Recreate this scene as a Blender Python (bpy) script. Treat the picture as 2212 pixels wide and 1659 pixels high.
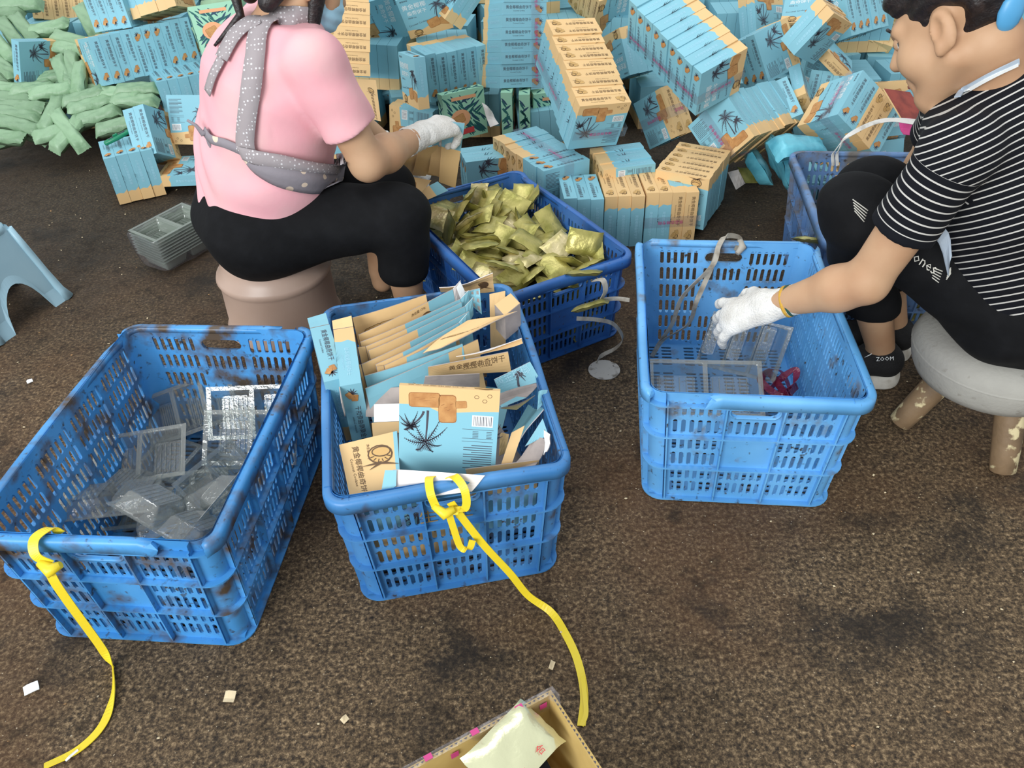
import bpy, bmesh, math, random
import numpy as np
from mathutils import Vector, Matrix, Quaternion
from mathutils.bvhtree import BVHTree

for o in list(bpy.data.objects): bpy.data.objects.remove(o, do_unlink=True)
SC = bpy.context.scene
COL = SC.collection
PI = math.pi

# ------------------------------------------------------------------ camera
FPX, CAMH, PITCH, ROLL = 1749.6, 1.2801, 0.6855, -0.0423      # focal length in px of the 2212x1659 frame
cam = bpy.data.cameras.new('camera')
cam.sensor_fit = 'HORIZONTAL'; cam.sensor_width = 36.0; cam.lens = FPX / 2212 * 36.0
cam.clip_start = 0.02; cam.clip_end = 200
camo = bpy.data.objects.new('camera', cam); COL.objects.link(camo)
camo.matrix_world = Matrix.Translation((0, 0, CAMH)) @ Matrix.Rotation(PI/2 - PITCH, 4, 'X') @ Matrix.Rotation(ROLL, 4, 'Z')
SC.camera = camo

# ------------------------------------------------------------------ world, lamps, exposure
SC.view_settings.view_transform = 'Standard'; SC.view_settings.look = 'None'
SC.view_settings.gamma = 1.0; SC.view_settings.use_curve_mapping = False
SC.view_settings.exposure = 0.0
W = bpy.data.worlds.new('world'); SC.world = W; W.use_nodes = True
bg = W.node_tree.nodes['Background']
bg.inputs[0].default_value = (0.93, 0.97, 1.0, 1); bg.inputs[1].default_value = 0.82
def area(name, loc, target, sx, sy, power, col=(1, 1, 1)):
    l = bpy.data.lights.new(name, 'AREA'); l.shape = 'RECTANGLE'; l.size = sx; l.size_y = sy
    l.energy = power; l.color = col
    o = bpy.data.objects.new(name, l); COL.objects.link(o); o.location = loc
    o.rotation_euler = (Vector(target) - Vector(loc)).to_track_quat('-Z', 'Y').to_euler()
    return o
area('roof_skylight', (-0.9, 2.9, 4.2), (-0.2, 1.8, 0), 3.4, 1.6, 48, (0.96, 0.98, 1.0))
area('open_doorway_daylight', (-3.4, -4.4, 3.4), (0.0, 2.2, 0.3), 4.2, 3.0, 520, (0.97, 0.99, 1.0))

# ------------------------------------------------------------------ photo pixel <-> place
_c, _s, _cr, _sr = math.cos(PITCH), math.sin(PITCH), math.cos(ROLL), math.sin(ROLL)
def ray(px, py):
    a, b = px - 1106.0, py - 829.5
    u = (a*_cr + b*_sr) / FPX; v = (-a*_sr + b*_cr) / FPX
    return Vector((u, _c - v*_s, -_s - v*_c))
def P(px, py, z=0.0):
    d = ray(px, py); return Vector((0, 0, CAMH)) + d * ((z - CAMH) / d.z)
def PY(px, py, y):
    d = ray(px, py); return Vector((0, 0, CAMH)) + d * (y / d.y)
def proj(p):
    x, y, z = p[0], p[1], p[2] - CAMH
    zc = y*_c - z*_s; u = FPX*x/zc; v = -FPX*(z*_c + y*_s)/zc
    return (1106 + u*_cr - v*_sr, 829.5 + u*_sr + v*_cr)

# ------------------------------------------------------------------ helpers
R = random.Random(7)
class MB:
    """collects faces, builds ONE mesh object"""
    def __init__(s): s.v = []; s.f = []; s.m = []; s.sm = []
    def add(s, vs, fs, m=0, smooth=False):
        o = len(s.v); s.v += [tuple(p) for p in vs]
        for f in fs: s.f.append(tuple(i + o for i in f)); s.m.append(m); s.sm.append(smooth)
    def quad(s, a, b, c, d, m=0): s.add([a, b, c, d], [(0, 1, 2, 3)], m)
    def box(s, lo, hi, m=0, M=None):
        x0, y0, z0 = lo; x1, y1, z1 = hi
        vs = [Vector(p) for p in ((x0,y0,z0),(x1,y0,z0),(x1,y1,z0),(x0,y1,z0),(x0,y0,z1),(x1,y0,z1),(x1,y1,z1),(x0,y1,z1))]
        if M is not None: vs = [M @ p for p in vs]
        s.add(vs, [(3,2,1,0),(4,5,6,7),(0,1,5,4),(1,2,6,5),(2,3,7,6),(3,0,4,7)], m)
    def bar(s, a, b, w, t, up=(0,0,1), m=0):
        a, b = Vector(a), Vector(b); d = (b-a); L = d.length; d.normalize()
        n = Vector(up) - d*d.dot(Vector(up))
        if n.length < 1e-6: n = d.orthogonal()
        n.normalize(); q = d.cross(n)
        M = Matrix((( d.x, q.x, n.x, a.x),(d.y, q.y, n.y, a.y),(d.z, q.z, n.z, a.z),(0,0,0,1)))
        s.box((0,-w/2,-t/2), (L,w/2,t/2), m, M)
    def loft(s, rings, m=0, smooth=True, closed=True, cap0=False, cap1=False):
        n = len(rings[0]); vs = [p for r in rings for p in r]; fs = []
        for i in range(len(rings)-1):
            for j in range(n if closed else n-1):
                k = (j+1) % n
                fs.append((i*n+j, i*n+k, (i+1)*n+k, (i+1)*n+j))
        o = len(s.v); s.add(vs, fs, m, smooth)
        if cap0: s.f.append(tuple(o+j for j in reversed(range(n)))); s.m.append(m); s.sm.append(False)
        if cap1: s.f.append(tuple(o+(len(rings)-1)*n+j for j in range(n))); s.m.append(m); s.sm.append(False)
    def tube(s, pts, rad, n=10, m=0, cap=True):
        pts = [Vector(p) for p in pts]; rings = []; prev = None
        if not hasattr(rad, '__len__'): rad = [rad]*len(pts)
        for i, p in enumerate(pts):
            d = (pts[min(i+1, len(pts)-1)] - pts[max(i-1, 0)]).normalized()
            if prev is None: a = d.orthogonal().normalized()
            else: a = (prev - d*prev.dot(d)).normalized()
            prev = a; b = d.cross(a)
            rings.append([p + (a*math.cos(t) + b*math.sin(t))*rad[i] for t in (2*PI*k/n for k in range(n))])
        s.loft(rings, m, True, True, cap, cap)
    def mesh(s, name, mats):
        me = bpy.data.meshes.new(name); me.from_pydata(s.v, [], s.f)
        for x in mats: me.materials.append(x)
        me.polygons.foreach_set('material_index', s.m); me.polygons.foreach_set('use_smooth', s.sm)
        me.update(); return me
    def build(s, name, mats, parent=None):
        if not isinstance(mats, (list, tuple)): mats = [mats]
        return link(name, s.mesh(name, mats), parent)
def link(name, data, parent=None):
    o = bpy.data.objects.new(name, data); COL.objects.link(o)
    if parent is not None: o.parent = parent
    return o
def tag(o, label, cat, group=None, kind=None):
    o['label'] = label; o['category'] = cat
    if group: o['group'] = group
    if kind: o['kind'] = kind
    return o
def empty(name, M, label, cat, group=None):
    o = bpy.data.objects.new(name, None); COL.objects.link(o); o.empty_display_size = .05
    o.matrix_world = M if isinstance(M, Matrix) else Matrix.Translation(M)
    return tag(o, label, cat, group)
def copy_tree(o, parent=None):
    c = o.copy(); COL.objects.link(c); c.parent = parent
    if parent is not None: c.matrix_parent_inverse = o.matrix_parent_inverse.copy()
    for ch in o.children: copy_tree(ch, c)
    return c
def frame(x, y, z, t):
    return Matrix(((x[0],y[0],z[0],t[0]),(x[1],y[1],z[1],t[1]),(x[2],y[2],z[2],t[2]),(0,0,0,1)))
def rv(w, t):
    w = Vector(w); a = w.length
    return Matrix.Translation(t) @ (Matrix.Rotation(a, 4, w/a) if a > 1e-9 else Matrix.Identity(4))
def catmull(pts, n=8):
    pts = [Vector(p) for p in pts]; q = [2*pts[0]-pts[1]] + pts + [2*pts[-1]-pts[-2]]; out = []
    for i in range(1, len(q)-2):
        for k in range(n):
            t = k/n; a, b, c, d = q[i-1], q[i], q[i+1], q[i+2]
            out.append(.5*((2*b) + (c-a)*t + (2*a-5*b+4*c-d)*t*t + (3*b-3*c+d-a)*t**3))
    out.append(pts[-1]); return out
ORD = ['first','second','third','fourth','fifth','sixth','seventh','eighth','ninth','tenth','eleventh','twelfth']

# ------------------------------------------------------------------ materials
def lin(c):
    return tuple(((x/255)/12.92 if x/255 <= .04045 else ((x/255+.055)/1.055)**2.4) for x in c)
def mat(name, rgb, rough=.6, metal=0, spec=.5, var=0.0, noise=None, bump=0, bscale=200, trans=0, coat=0, objvar=0):
    """rgb in sRGB 0-255; noise=(scale, rgb2, lo, hi[, detail]) mixes a second colour by noise"""
    m = bpy.data.materials.new(name); m.use_nodes = True; nt = m.node_tree; N = nt.nodes; L = nt.links
    b = N['Principled BSDF']; b.inputs['Roughness'].default_value = rough; b.inputs['Metallic'].default_value = metal
    b.inputs['Specular IOR Level'].default_value = spec
    col = N.new('ShaderNodeRGB'); col.outputs[0].default_value = (*lin(rgb), 1); out = col.outputs[0]
    tc = N.new('ShaderNodeTexCoord')
    if noise:
        for nz in (noise if isinstance(noise, list) else [noise]):
            t = N.new('ShaderNodeTexNoise'); t.inputs['Scale'].default_value = nz[0]; t.inputs['Detail'].default_value = nz[4] if len(nz) > 4 else 5
            L.new(tc.outputs['Object'], t.inputs['Vector'])
            r = N.new('ShaderNodeMapRange'); r.inputs[1].default_value = nz[2]; r.inputs[2].default_value = nz[3]; r.clamp = True
            L.new(t.outputs['Fac'], r.inputs[0])
            mx = N.new('ShaderNodeMix'); mx.data_type = 'RGBA'
            L.new(r.outputs[0], mx.inputs[0]); L.new(out, mx.inputs[6]); mx.inputs[7].default_value = (*lin(nz[1]), 1); out = mx.outputs[2]
    if objvar:
        oi = N.new('ShaderNodeObjectInfo'); r = N.new('ShaderNodeMapRange'); r.inputs[3].default_value = 1-objvar; r.inputs[4].default_value = 1+objvar*.6
        L.new(oi.outputs['Random'], r.inputs[0]); mx = N.new('ShaderNodeMix'); mx.data_type = 'RGBA'; mx.blend_type = 'MULTIPLY'; mx.inputs[0].default_value = 1
        L.new(out, mx.inputs[6]); L.new(r.outputs[0], mx.inputs[7]); out = mx.outputs[2]
    L.new(out, b.inputs['Base Color'])
    if bump:
        t = N.new('ShaderNodeTexNoise'); t.inputs['Scale'].default_value = bscale; t.inputs['Detail'].default_value = 4
        L.new(tc.outputs['Object'], t.inputs['Vector']); bn = N.new('ShaderNodeBump'); bn.inputs['Strength'].default_value = bump; bn.inputs['Distance'].default_value = .004
        L.new(t.outputs['Fac'], bn.inputs['Height']); L.new(bn.outputs[0], b.inputs['Normal'])
    if coat: b.inputs['Coat Weight'].default_value = coat; b.inputs['Coat Roughness'].default_value = .15
    return m
def clear(name, tint=(235, 240, 240), gloss=.10, rough=.08, haze=.06, hazecol=(200, 205, 205), bump=0, bscale=90):
    """thin clear plastic: mostly see-through, some haze and sharp reflections"""
    m = bpy.data.materials.new(name); m.use_nodes = True; nt = m.node_tree; N = nt.nodes; L = nt.links
    N.remove(N['Principled BSDF']); out = N['Material Output']
    tr = N.new('ShaderNodeBsdfTransparent'); tr.inputs[0].default_value = (*lin(tint), 1)
    df = N.new('ShaderNodeBsdfDiffuse'); df.inputs[0].default_value = (*lin(hazecol), 1)
    gl = N.new('ShaderNodeBsdfGlossy'); gl.inputs['Roughness'].default_value = rough
    fr = N.new('ShaderNodeLayerWeight'); fr.inputs['Blend'].default_value = .5
    pw = N.new('ShaderNodeMath'); pw.operation = 'POWER'; pw.inputs[1].default_value = 4.5; L.new(fr.outputs['Facing'], pw.inputs[0])
    ad = N.new('ShaderNodeMath'); ad.operation = 'MULTIPLY_ADD'; ad.inputs[1].default_value = .7; ad.inputs[2].default_value = gloss*.8; ad.use_clamp = True; L.new(pw.outputs[0], ad.inputs[0])
    m1 = N.new('ShaderNodeMixShader'); m1.inputs[0].default_value = haze; L.new(tr.outputs[0], m1.inputs[1]); L.new(df.outputs[0], m1.inputs[2])
    m2 = N.new('ShaderNodeMixShader'); L.new(ad.outputs[0], m2.inputs[0]); L.new(m1.outputs[0], m2.inputs[1]); L.new(gl.outputs[0], m2.inputs[2])
    if bump:
        tc = N.new('ShaderNodeTexCoord'); t = N.new('ShaderNodeTexNoise'); t.inputs['Scale'].default_value = bscale
        L.new(tc.outputs['Object'], t.inputs['Vector']); bn = N.new('ShaderNodeBump'); bn.inputs['Strength'].default_value = bump; bn.inputs['Distance'].default_value = .004
        L.new(t.outputs['Fac'], bn.inputs['Height']); L.new(bn.outputs[0], gl.inputs['Normal']); L.new(bn.outputs[0], fr.inputs['Normal'])
    L.new(m2.outputs[0], out.inputs[0]); return m
M = {}
M['blue'] = mat('box_blue', (134, 192, 208), .55, objvar=.07)
M['sand'] = mat('box_sand', (230, 192, 136), .55, objvar=.07)
M['cookie'] = mat('print_cookie', (203, 150, 92), .6, noise=(60, (184, 128, 74), .4, .65))
M['cookie2'] = mat('print_cookie_edge', (160, 108, 62), .6)
M['ink'] = mat('print_ink', (72, 70, 82), .6)
M['inkbrown'] = mat('print_ink_brown', (96, 72, 48), .6)
M['white'] = mat('print_white', (238, 242, 242), .55)
M['pale'] = mat('print_pale_blue', (170, 218, 234), .55)
M['tan'] = mat('print_tan', (206, 166, 104), .6)
M['magenta'] = mat('print_magenta', (196, 62, 128), .5)
M['kraft'] = mat('card_inside_grey', (172, 160, 154), .75, noise=(30, (150, 140, 136), .4, .7))
M['kraftwhite'] = mat('card_inside_white', (226, 220, 216), .7)
M['corr'] = mat('corrugated_board', (196, 168, 104), .75, noise=(14, (176, 146, 84), .4, .7))
M['black'] = mat('black_cloth', (9, 10, 13), .85, spec=.25, noise=(30, (15, 16, 19), .45, .7), bump=.25, bscale=60)
M['skin'] = mat('skin', (194, 156, 122), .6, noise=(9, (182, 138, 104), .4, .7), bump=.03, bscale=300)
M['tray'] = clear('clear_plastic', (228, 232, 230), .10, .10, .18, (205, 205, 200), bump=.35, bscale=120)
M['film'] = clear('clear_film', (244, 244, 246), .07, .12, .06, (225, 220, 228), bump=.5, bscale=60)
M['yellow'] = mat('yellow_strap', (233, 208, 46), .42, bump=.1, bscale=150)
M['greystrap'] = mat('grey_strap', (170, 164, 152), .6, noise=(40, (130, 120, 106), .45, .7))
M['whitestrap'] = mat('white_strap', (214, 212, 206), .55, noise=(40, (170, 165, 155), .5, .75))

# ------------------------------------------------------------------ floor
def floor_material():
    m = bpy.data.materials.new('dirty_concrete'); m.use_nodes = True; nt = m.node_tree; N = nt.nodes; L = nt.links
    b = N['Principled BSDF']; tc = N.new('ShaderNodeTexCoord')
    def noise(scale, detail=5, rough=.6, off=0):
        mp = N.new('ShaderNodeMapping'); mp.inputs['Location'].default_value = (off, off*1.7, 0); L.new(tc.outputs['Object'], mp.inputs[0])
        t = N.new('ShaderNodeTexNoise'); t.inputs['Scale'].default_value = scale; t.inputs['Detail'].default_value = detail; t.inputs['Roughness'].default_value = rough
        L.new(mp.outputs[0], t.inputs['Vector']); return t.outputs['Fac']
    def ramp(src, stops):
        r = N.new('ShaderNodeValToRGB'); L.new(src, r.inputs[0]); e = r.color_ramp.elements
        while len(e) > len(stops): e.remove(e[-1])
        while len(e) < len(stops): e.new(1)
        for q, (p, c) in zip(e, stops): q.position = p; q.color = (*lin(c), 1)
        return r.outputs[0]
    def rng(src, a, b_, lo=0, hi=1):
        r = N.new('ShaderNodeMapRange'); r.inputs[1].default_value = a; r.inputs[2].default_value = b_; r.inputs[3].default_value = lo; r.inputs[4].default_value = hi; L.new(src, r.inputs[0]); return r.outputs[0]
    def mix(f, a, c, mode='MIX'):
        x = N.new('ShaderNodeMix'); x.data_type = 'RGBA'; x.blend_type = mode
        if hasattr(f, 'links'): L.new(f, x.inputs[0])
        else: x.inputs[0].default_value = f
        for k, q in ((6, a), (7, c)):
            if hasattr(q, 'links'): L.new(q, x.inputs[k])
            else: x.inputs[k].default_value = (*lin(q), 1)
        return x.outputs[2]
    fine = noise(120, 6, .78); mid = noise(22, 4, .6, 3.1); big = noise(1.7, 4, .55, 7.7); big2 = noise(3.1, 5, .6, 13.3)
    base = ramp(fine, [(.34, (22, 17, 12)), (.45, (66, 53, 38)), (.54, (108, 89, 65)), (.66, (174, 149, 114))])
    base = mix(rng(big, .42, .62), base, mix(.50, base, (92, 60, 32)), 'MIX')
    base = mix(rng(mid, .54, .70, 0, .65), base, (38, 29, 20))
    base = mix(rng(big2, .56, .66, 0, .8), base, (28, 23, 19))
    specks = noise(170, 1, .4, 21)
    base = mix(rng(specks, .735, .77), base, (176, 160, 134))
    # the floor's colour gets darker towards the far half, with an uneven edge
    sx = N.new('ShaderNodeSeparateXYZ'); L.new(tc.outputs['Object'], sx.inputs[0])
    ad = N.new('ShaderNodeMath'); ad.operation = 'ADD'; L.new(sx.outputs[1], ad.inputs[0])
    mu = N.new('ShaderNodeMath'); mu.operation = 'MULTIPLY'; L.new(big2, mu.inputs[0]); mu.inputs[1].default_value = 1.6; L.new(mu.outputs[0], ad.inputs[1])
    far_dark = rng(ad.outputs[0], 2.2, 3.1, 0, .72)
    base = mix(far_dark, base, (34, 29, 24))
    L.new(base, b.inputs['Base Color'])
    L.new(rng(mid, .35, .7, .62, .85), b.inputs['Roughness'])
    b.inputs['Specular IOR Level'].default_value = .35
    bn = N.new('ShaderNodeBump'); bn.inputs['Strength'].default_value = .55; bn.inputs['Distance'].default_value = .004
    L.new(fine, bn.inputs['Height']); L.new(bn.outputs[0], b.inputs['Normal'])
    return m
fb = MB(); fb.box((-6, -3, -.05), (6, 8, 0)); fl = fb.build('floor', floor_material()); fl['kind'] = 'structure'
fl['label'] = 'dark brown dirty speckled concrete floor'
# ------------------------------------------------------------------ slotted plastic crates
def crate_material(name, rgb, dirt, dirtcol=(96, 84, 72)):
    hi = tuple(min(255, c + 26) for c in rgb)
    m = mat(name, rgb, .42, noise=[(5, hi, .42, .72), (16, dirtcol, .66 - .22*dirt, .80 - .16*dirt, 8), (70, (62, 58, 56), .66 - .06*dirt, .74, 3)], bump=.12, bscale=45)
    return m
def crate(name, loc, th, L, Wd, H, tp, mat_, label, seed, style='C', gaps=(), extra_cracks=()):
    rnd = random.Random(seed); lip, rc, tk = .014, .03, .0032
    root = empty(name, Matrix.Translation((loc[0], loc[1], 0)) @ Matrix.Rotation(th, 4, 'Z'), label, 'crate', 'blue slotted plastic crates')
    hx = lambda v: Wd/2 - lip - tp*(1 - v/H)
    hy = lambda v: L/2 - lip - tp*(1 - v/H)
    def mapper(kind, sg):
        def f(u, v, d):
            if kind == 'end':
                k = (hx(v)-rc)/(hx(H)-rc); return Vector((-sg*u*k, sg*(hy(v)+d), v))
            k = (hy(v)-rc)/(hy(H)-rc); return Vector((sg*(hx(v)+d), sg*u*k, v))
        return f
    def rect(mb, f, u0, u1, v0, v1):
        mb.quad(f(u0,v0,0), f(u1,v0,0), f(u1,v1,0), f(u0,v1,0)); mb.quad(f(u1,v0,-tk), f(u0,v0,-tk), f(u0,v1,-tk), f(u1,v1,-tk))
    def hole(mb, f, u0, u1, v0, v1, a, b):
        cu, cv, w, h = (u0+u1)/2, (v0+v1)/2, (u1-u0)/2, (v1-v0)/2
        horiz = a > b; r = min(a, b); e = abs(a-b)
        H_, O_ = [], []
        for k, t in enumerate([0,45,90,135,180,180,225,270,315,360]):
            t = math.radians(t); s = 1 if k < 5 else -1; c, sn = math.cos(t), math.sin(t)
            if horiz: H_.append((-(s*e + r*sn), r*c)); O_.append((-(s*w if 0 < k % 5 < 4 else s*e), h if c > .3 else (-h if c < -.3 else 0)))
            else: H_.append((r*c, s*e + r*sn)); O_.append((w if c > .3 else (-w if c < -.3 else 0), s*h if 0 < k % 5 < 4 else s*e))
        n = 10; vs = []
        for d in (0, -tk):
            vs += [f(cu+x, cv+y, d) for x, y in O_] + [f(cu+x, cv+y, d) for x, y in H_]
        fs = []
        for i in range(n):
            j = (i+1) % n
            fs += [(i, j, n+j, n+i), (2*n+j, 2*n+i, 3*n+i, 3*n+j), (n+i, n+j, 3*n+j, 3*n+i)]
        mb.add(vs, fs)
    top = H - .02
    q = H/.30
    rows = [H - a*q for a in (.040, .086, .137, .176, .2255, .2620)]; rh = .0185*q   # row centres
    edges = [top] + [(rows[i]+rows[i+1])/2 for i in range(5)] + [H - .283*q]
    flange = [H - .1115*q, H - .2005*q]
    for kind, sg in (('end', -1), ('end', 1), ('side', -1), ('side', 1)):
        f = mapper(kind, sg); half = (hx(H) if kind == 'end' else hy(H)) - rc
        ng = 3 if kind == 'end' else 4
        rib = .010; gw = (2*half - .012*2 - rib*(ng-1))/ng; ns = 6 if kind == 'end' else 7
        mb = MB(); ribs = []
        rect(mb, f, -half, half, 0, edges[-1]); rect(mb, f, -half, half, top, H)
        rect(mb, f, -half, -half+.012, edges[-1], top); rect(mb, f, half-.012, half, edges[-1], top)
        ribs += [-half+.004, half-.004]
        for g in range(ng):
            u0 = -half + .012 + g*(gw+rib)
            if g: rect(mb, f, u0-rib, u0, edges[-1], top); ribs.append(u0-rib/2)
            for r in range(6):
                v1, v0 = edges[r], edges[r+1]
                mid = kind == 'end' and g == 1
                if style == 'B': lab = mid and r == 1; hnd = mid and r == 0
                else: lab = mid and r in (2, 3); hnd = mid and r == 0
                if lab: rect(mb, f, u0, u0+gw, v0, v1); continue
                if hnd: hole(mb, f, u0, u0+gw, v0, v1, gw*.46, (v1-v0)*.30); continue
                p = gw/ns
                for i in range(ns):
                    hh = min(rh, (v1-v0)*.42)
                    hole(mb, f, u0+i*p, u0+(i+1)*p, v0, v1, p*.27, hh)
        po = mb.build(kind + '_panel', mat_, root)
        for u in ribs:                                                     # proud vertical ribs
            rb = MB(); w = .0016
            a = [f(u-w, .006, -.001), f(u+w, .006, -.001), f(u+w, top, -.001), f(u-w, top, -.001)]
            b = [f(u-w, .006, .011), f(u+w, .006, .011), f(u+w, top, .011), f(u-w, top, .011)]
            rb.add(a+b, [(3,2,1,0),(4,5,6,7),(0,1,5,4),(1,2,6,5),(2,3,7,6),(3,0,4,7)])
            rb.build('rib', mat_, po)
        for v in flange + [H - .028*q, .004]:
            rb = MB(); w = .0017
            a = [f(-half, v-w, -.001), f(half, v-w, -.001), f(half, v+w, -.001), f(-half, v+w, -.001)]
            b = [f(-half, v-w, .012), f(half, v-w, .012), f(half, v+w, .012), f(-half, v+w, .012)]
            rb.add(a+b, [(3,2,1,0),(4,5,6,7),(0,1,5,4),(1,2,6,5),(2,3,7,6),(3,0,4,7)])
            rb.build('rib', mat_, po)
        if kind == 'end':                                                  # raised lip round the hand hole, name plate
            cv = (edges[0]+edges[1])/2; a_, b_ = gw*.46, (edges[0]-edges[1])*.30; rings = []
            for d, gr in ((0, .001), (.006, .001), (.006, .004), (0, .004)):
                ring = []
                for k in range(24):
                    t = 2*PI*k/24; c, s_ = math.cos(t), math.sin(t); e = a_-b_
                    ring.append(f((e if c > 0 else -e) + (b_+gr)*c, cv + (b_+gr)*s_, d))
                rings.append(ring)
            hb = MB(); hb.loft(rings); hb.build('handle_lip', mat_, po)
    # rounded corners with their flange rings
    for sx in (-1, 1):
        for sy in (-1, 1):
            mb = MB(); N_ = 7
            def arc(v, d):
                cx, cy = hx(v)-rc, hy(v)-rc
                return [Vector((sx*(cx + (rc+d)*math.cos(t)), sy*(cy + (rc+d)*math.sin(t)), v)) for t in (PI/2*k/(N_-1) for k in range(N_))]
            zs = [0, H*.33, H*.66, H]
            mb.loft([arc(z, 0) for z in zs], closed=False); mb.loft([arc(z, -tk) for z in zs], closed=False)
            for v in flange + [.004, H - .028*q]:
                w = .0017; mb.loft([arc(v-w, -.001), arc(v-w, .012), arc(v+w, .012), arc(v+w, -.001)], smooth=False, closed=False)
            for e in (0, N_-1):
                a = [arc(z, -.001)[e] for z in zs]; b = [arc(z, .010)[e] for z in zs]
                mb.loft([a, b], smooth=False, closed=False)
            mb.build('corner', mat_, root)
    # top rim: swept profile, broken where the crate is broken
    rr = .04; path = []; hxT, hyT = Wd/2, L/2
    def side(a, b, n):
        for k in range(n): path.append((Vector(a).lerp(Vector(b), k/n)))
    corners = [((hxT-rr), (hyT-rr), 0), (-(hxT-rr), (hyT-rr), PI/2), (-(hxT-rr), -(hyT-rr), PI), ((hxT-rr), -(hyT-rr), 1.5*PI)]
    nrm = []
    for i, (cx, cy, a0) in enumerate(corners):
        for k in range(9):
            t = a0 + PI/2*k/8; path.append(Vector((cx + rr*math.cos(t), cy + rr*math.sin(t), 0))); nrm.append(Vector((math.cos(t), math.sin(t), 0)))
        nx = corners[(i+1) % 4]; t = a0 + PI/2; d = Vector((math.cos(t), math.sin(t), 0))
        A = path[-1]; B = Vector((nx[0], nx[1], 0)) + d*rr; n = 16
        for k in range(1, n): path.append(A.lerp(B, k/n)); nrm.append(d)
    prof = [(-.019, -.012), (-.018, -.003), (-.014, 0), (-.005, 0), (-.001, -.003), (0, -.008), (0, -.026), (-.0025, -.026), (-.0025, -.010), (-.017, -.012)]
    n = len(path); keep = [True]*n
    for a, b in gaps:
        for i in range(a, b): keep[i % n] = False
    ph = [rnd.uniform(0, 6) for _ in range(4)]
    def ring(i):
        wob = .0022*math.sin(i*.16+ph[0]) + .0014*math.sin(i*.37+ph[1]); dz = .0016*math.sin(i*.21+ph[2])
        return [path[i] + nrm[i]*(o + wob) + Vector((0, 0, H + z + dz)) for o, z in prof]
    if all(keep):
        mb = MB(); mb.loft([ring(i % n) for i in range(n+1)]); mb.build('rim', mat_, root)
    else:
        st = next(i for i in range(n) if not keep[i]); runs = []; cur = []
        for k in range(1, n+1):
            i = (st+k) % n
            if keep[i]: cur.append(i)
            elif cur: runs.append(cur); cur = []
        for run in runs:
            if len(run) < 2: continue
            mb = MB(); rs = [ring(i) for i in run]
            for e, nb in ((0, 1), (-1, -2)):                                # jagged, slightly sunken ends
                d = (rs[e][2]-rs[nb][2]); 
                rs[e] = [p + d*rnd.uniform(-.5, .55) - Vector((0, 0, rnd.uniform(.001, .006))) for p in rs[e]]
            mb.loft(rs, cap0=True, cap1=True); mb.build('rim', mat_, root)
    # slotted base
    mb = MB(); bx, by = hx(0)-.002, hy(0)-.002
    def fb_(u, v, d): return Vector((u, v, .010 + d))
    gx = 4; gy = 5; cw = 2*bx/gx; ch = 2*by/gy
    for i in range(gx):
        for j in range(gy):
            u0, v0 = -bx+i*cw, -by+j*ch; m_ = .012
            rect(mb, fb_, u0, u0+m_, v0, v0+ch); rect(mb, fb_, u0+cw-m_, u0+cw, v0, v0+ch)
            rect(mb, fb_, u0+m_, u0+cw-m_, v0, v0+m_); rect(mb, fb_, u0+m_, u0+cw-m_, v0+ch-m_, v0+ch)
            for k in range(6):
                p = (ch-2*m_)/6
                for h2 in range(2):
                    q2 = (cw-2*m_)/2
                    hole(mb, fb_, u0+m_+h2*q2, u0+m_+(h2+1)*q2, v0+m_+k*p, v0+m_+(k+1)*p, q2*.40, p*.27)
    mb.build('base_grid', mat_, root)
    return root
M['crateA'] = crate_material('crate_blue_dirty', (62, 138, 200), .80, (86, 72, 58))
M['crateB'] = crate_material('crate_blue', (58, 120, 178), .42, (74, 74, 82))
M['crateC'] = crate_material('crate_pale_blue', (92, 160, 214), .36, (110, 100, 90))
M['crateD'] = crate_material('crate_deep_blue', (40, 90, 156), .2, (60, 64, 78))
M['crateE'] = crate_material('crate_grey_blue', (82, 116, 160), .8, (100, 96, 92))
CA = (Vector((-.6536, 1.1438, 0)), -.110); CB = (Vector((-.1552, 1.2327, 0)), .1595); CC = (Vector((.4898, 1.4161, 0)), -.1221)
CD = (Vector((.009, 1.925, 0)), .489); CE = (Vector((1.005, 1.935, 0)), -.137)
crA = crate('crate', *CA, .60, .427, .301, .0185, M['crateA'], 'dirty blue slotted crate of clear trays with yellow strap, leftmost', 1, 'C', gaps=((70, 75), (9, 10), (32, 33)))
crB = crate('crate', *CB, .60, .427, .301, .0185, M['crateB'], 'blue slotted crate full of flattened cartons with long yellow strap', 2, 'B')
crC = crate('crate', *CC, .60, .427, .301, .0185, M['crateC'], 'pale blue cracked crate the striped woman reaches into', 3, 'C', gaps=((53, 60), (1, 7), (26, 29)))
crD = crate('crate', *CD, .60, .40, .245, .015, M['crateD'], 'deep blue crate heaped with small gold foil packets', 4, 'C')
crE = crate('crate', *CE, .56, .42, .285, .0185, M['crateE'], 'worn grey blue crate behind the striped woman with white strap', 5, 'C')
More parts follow.
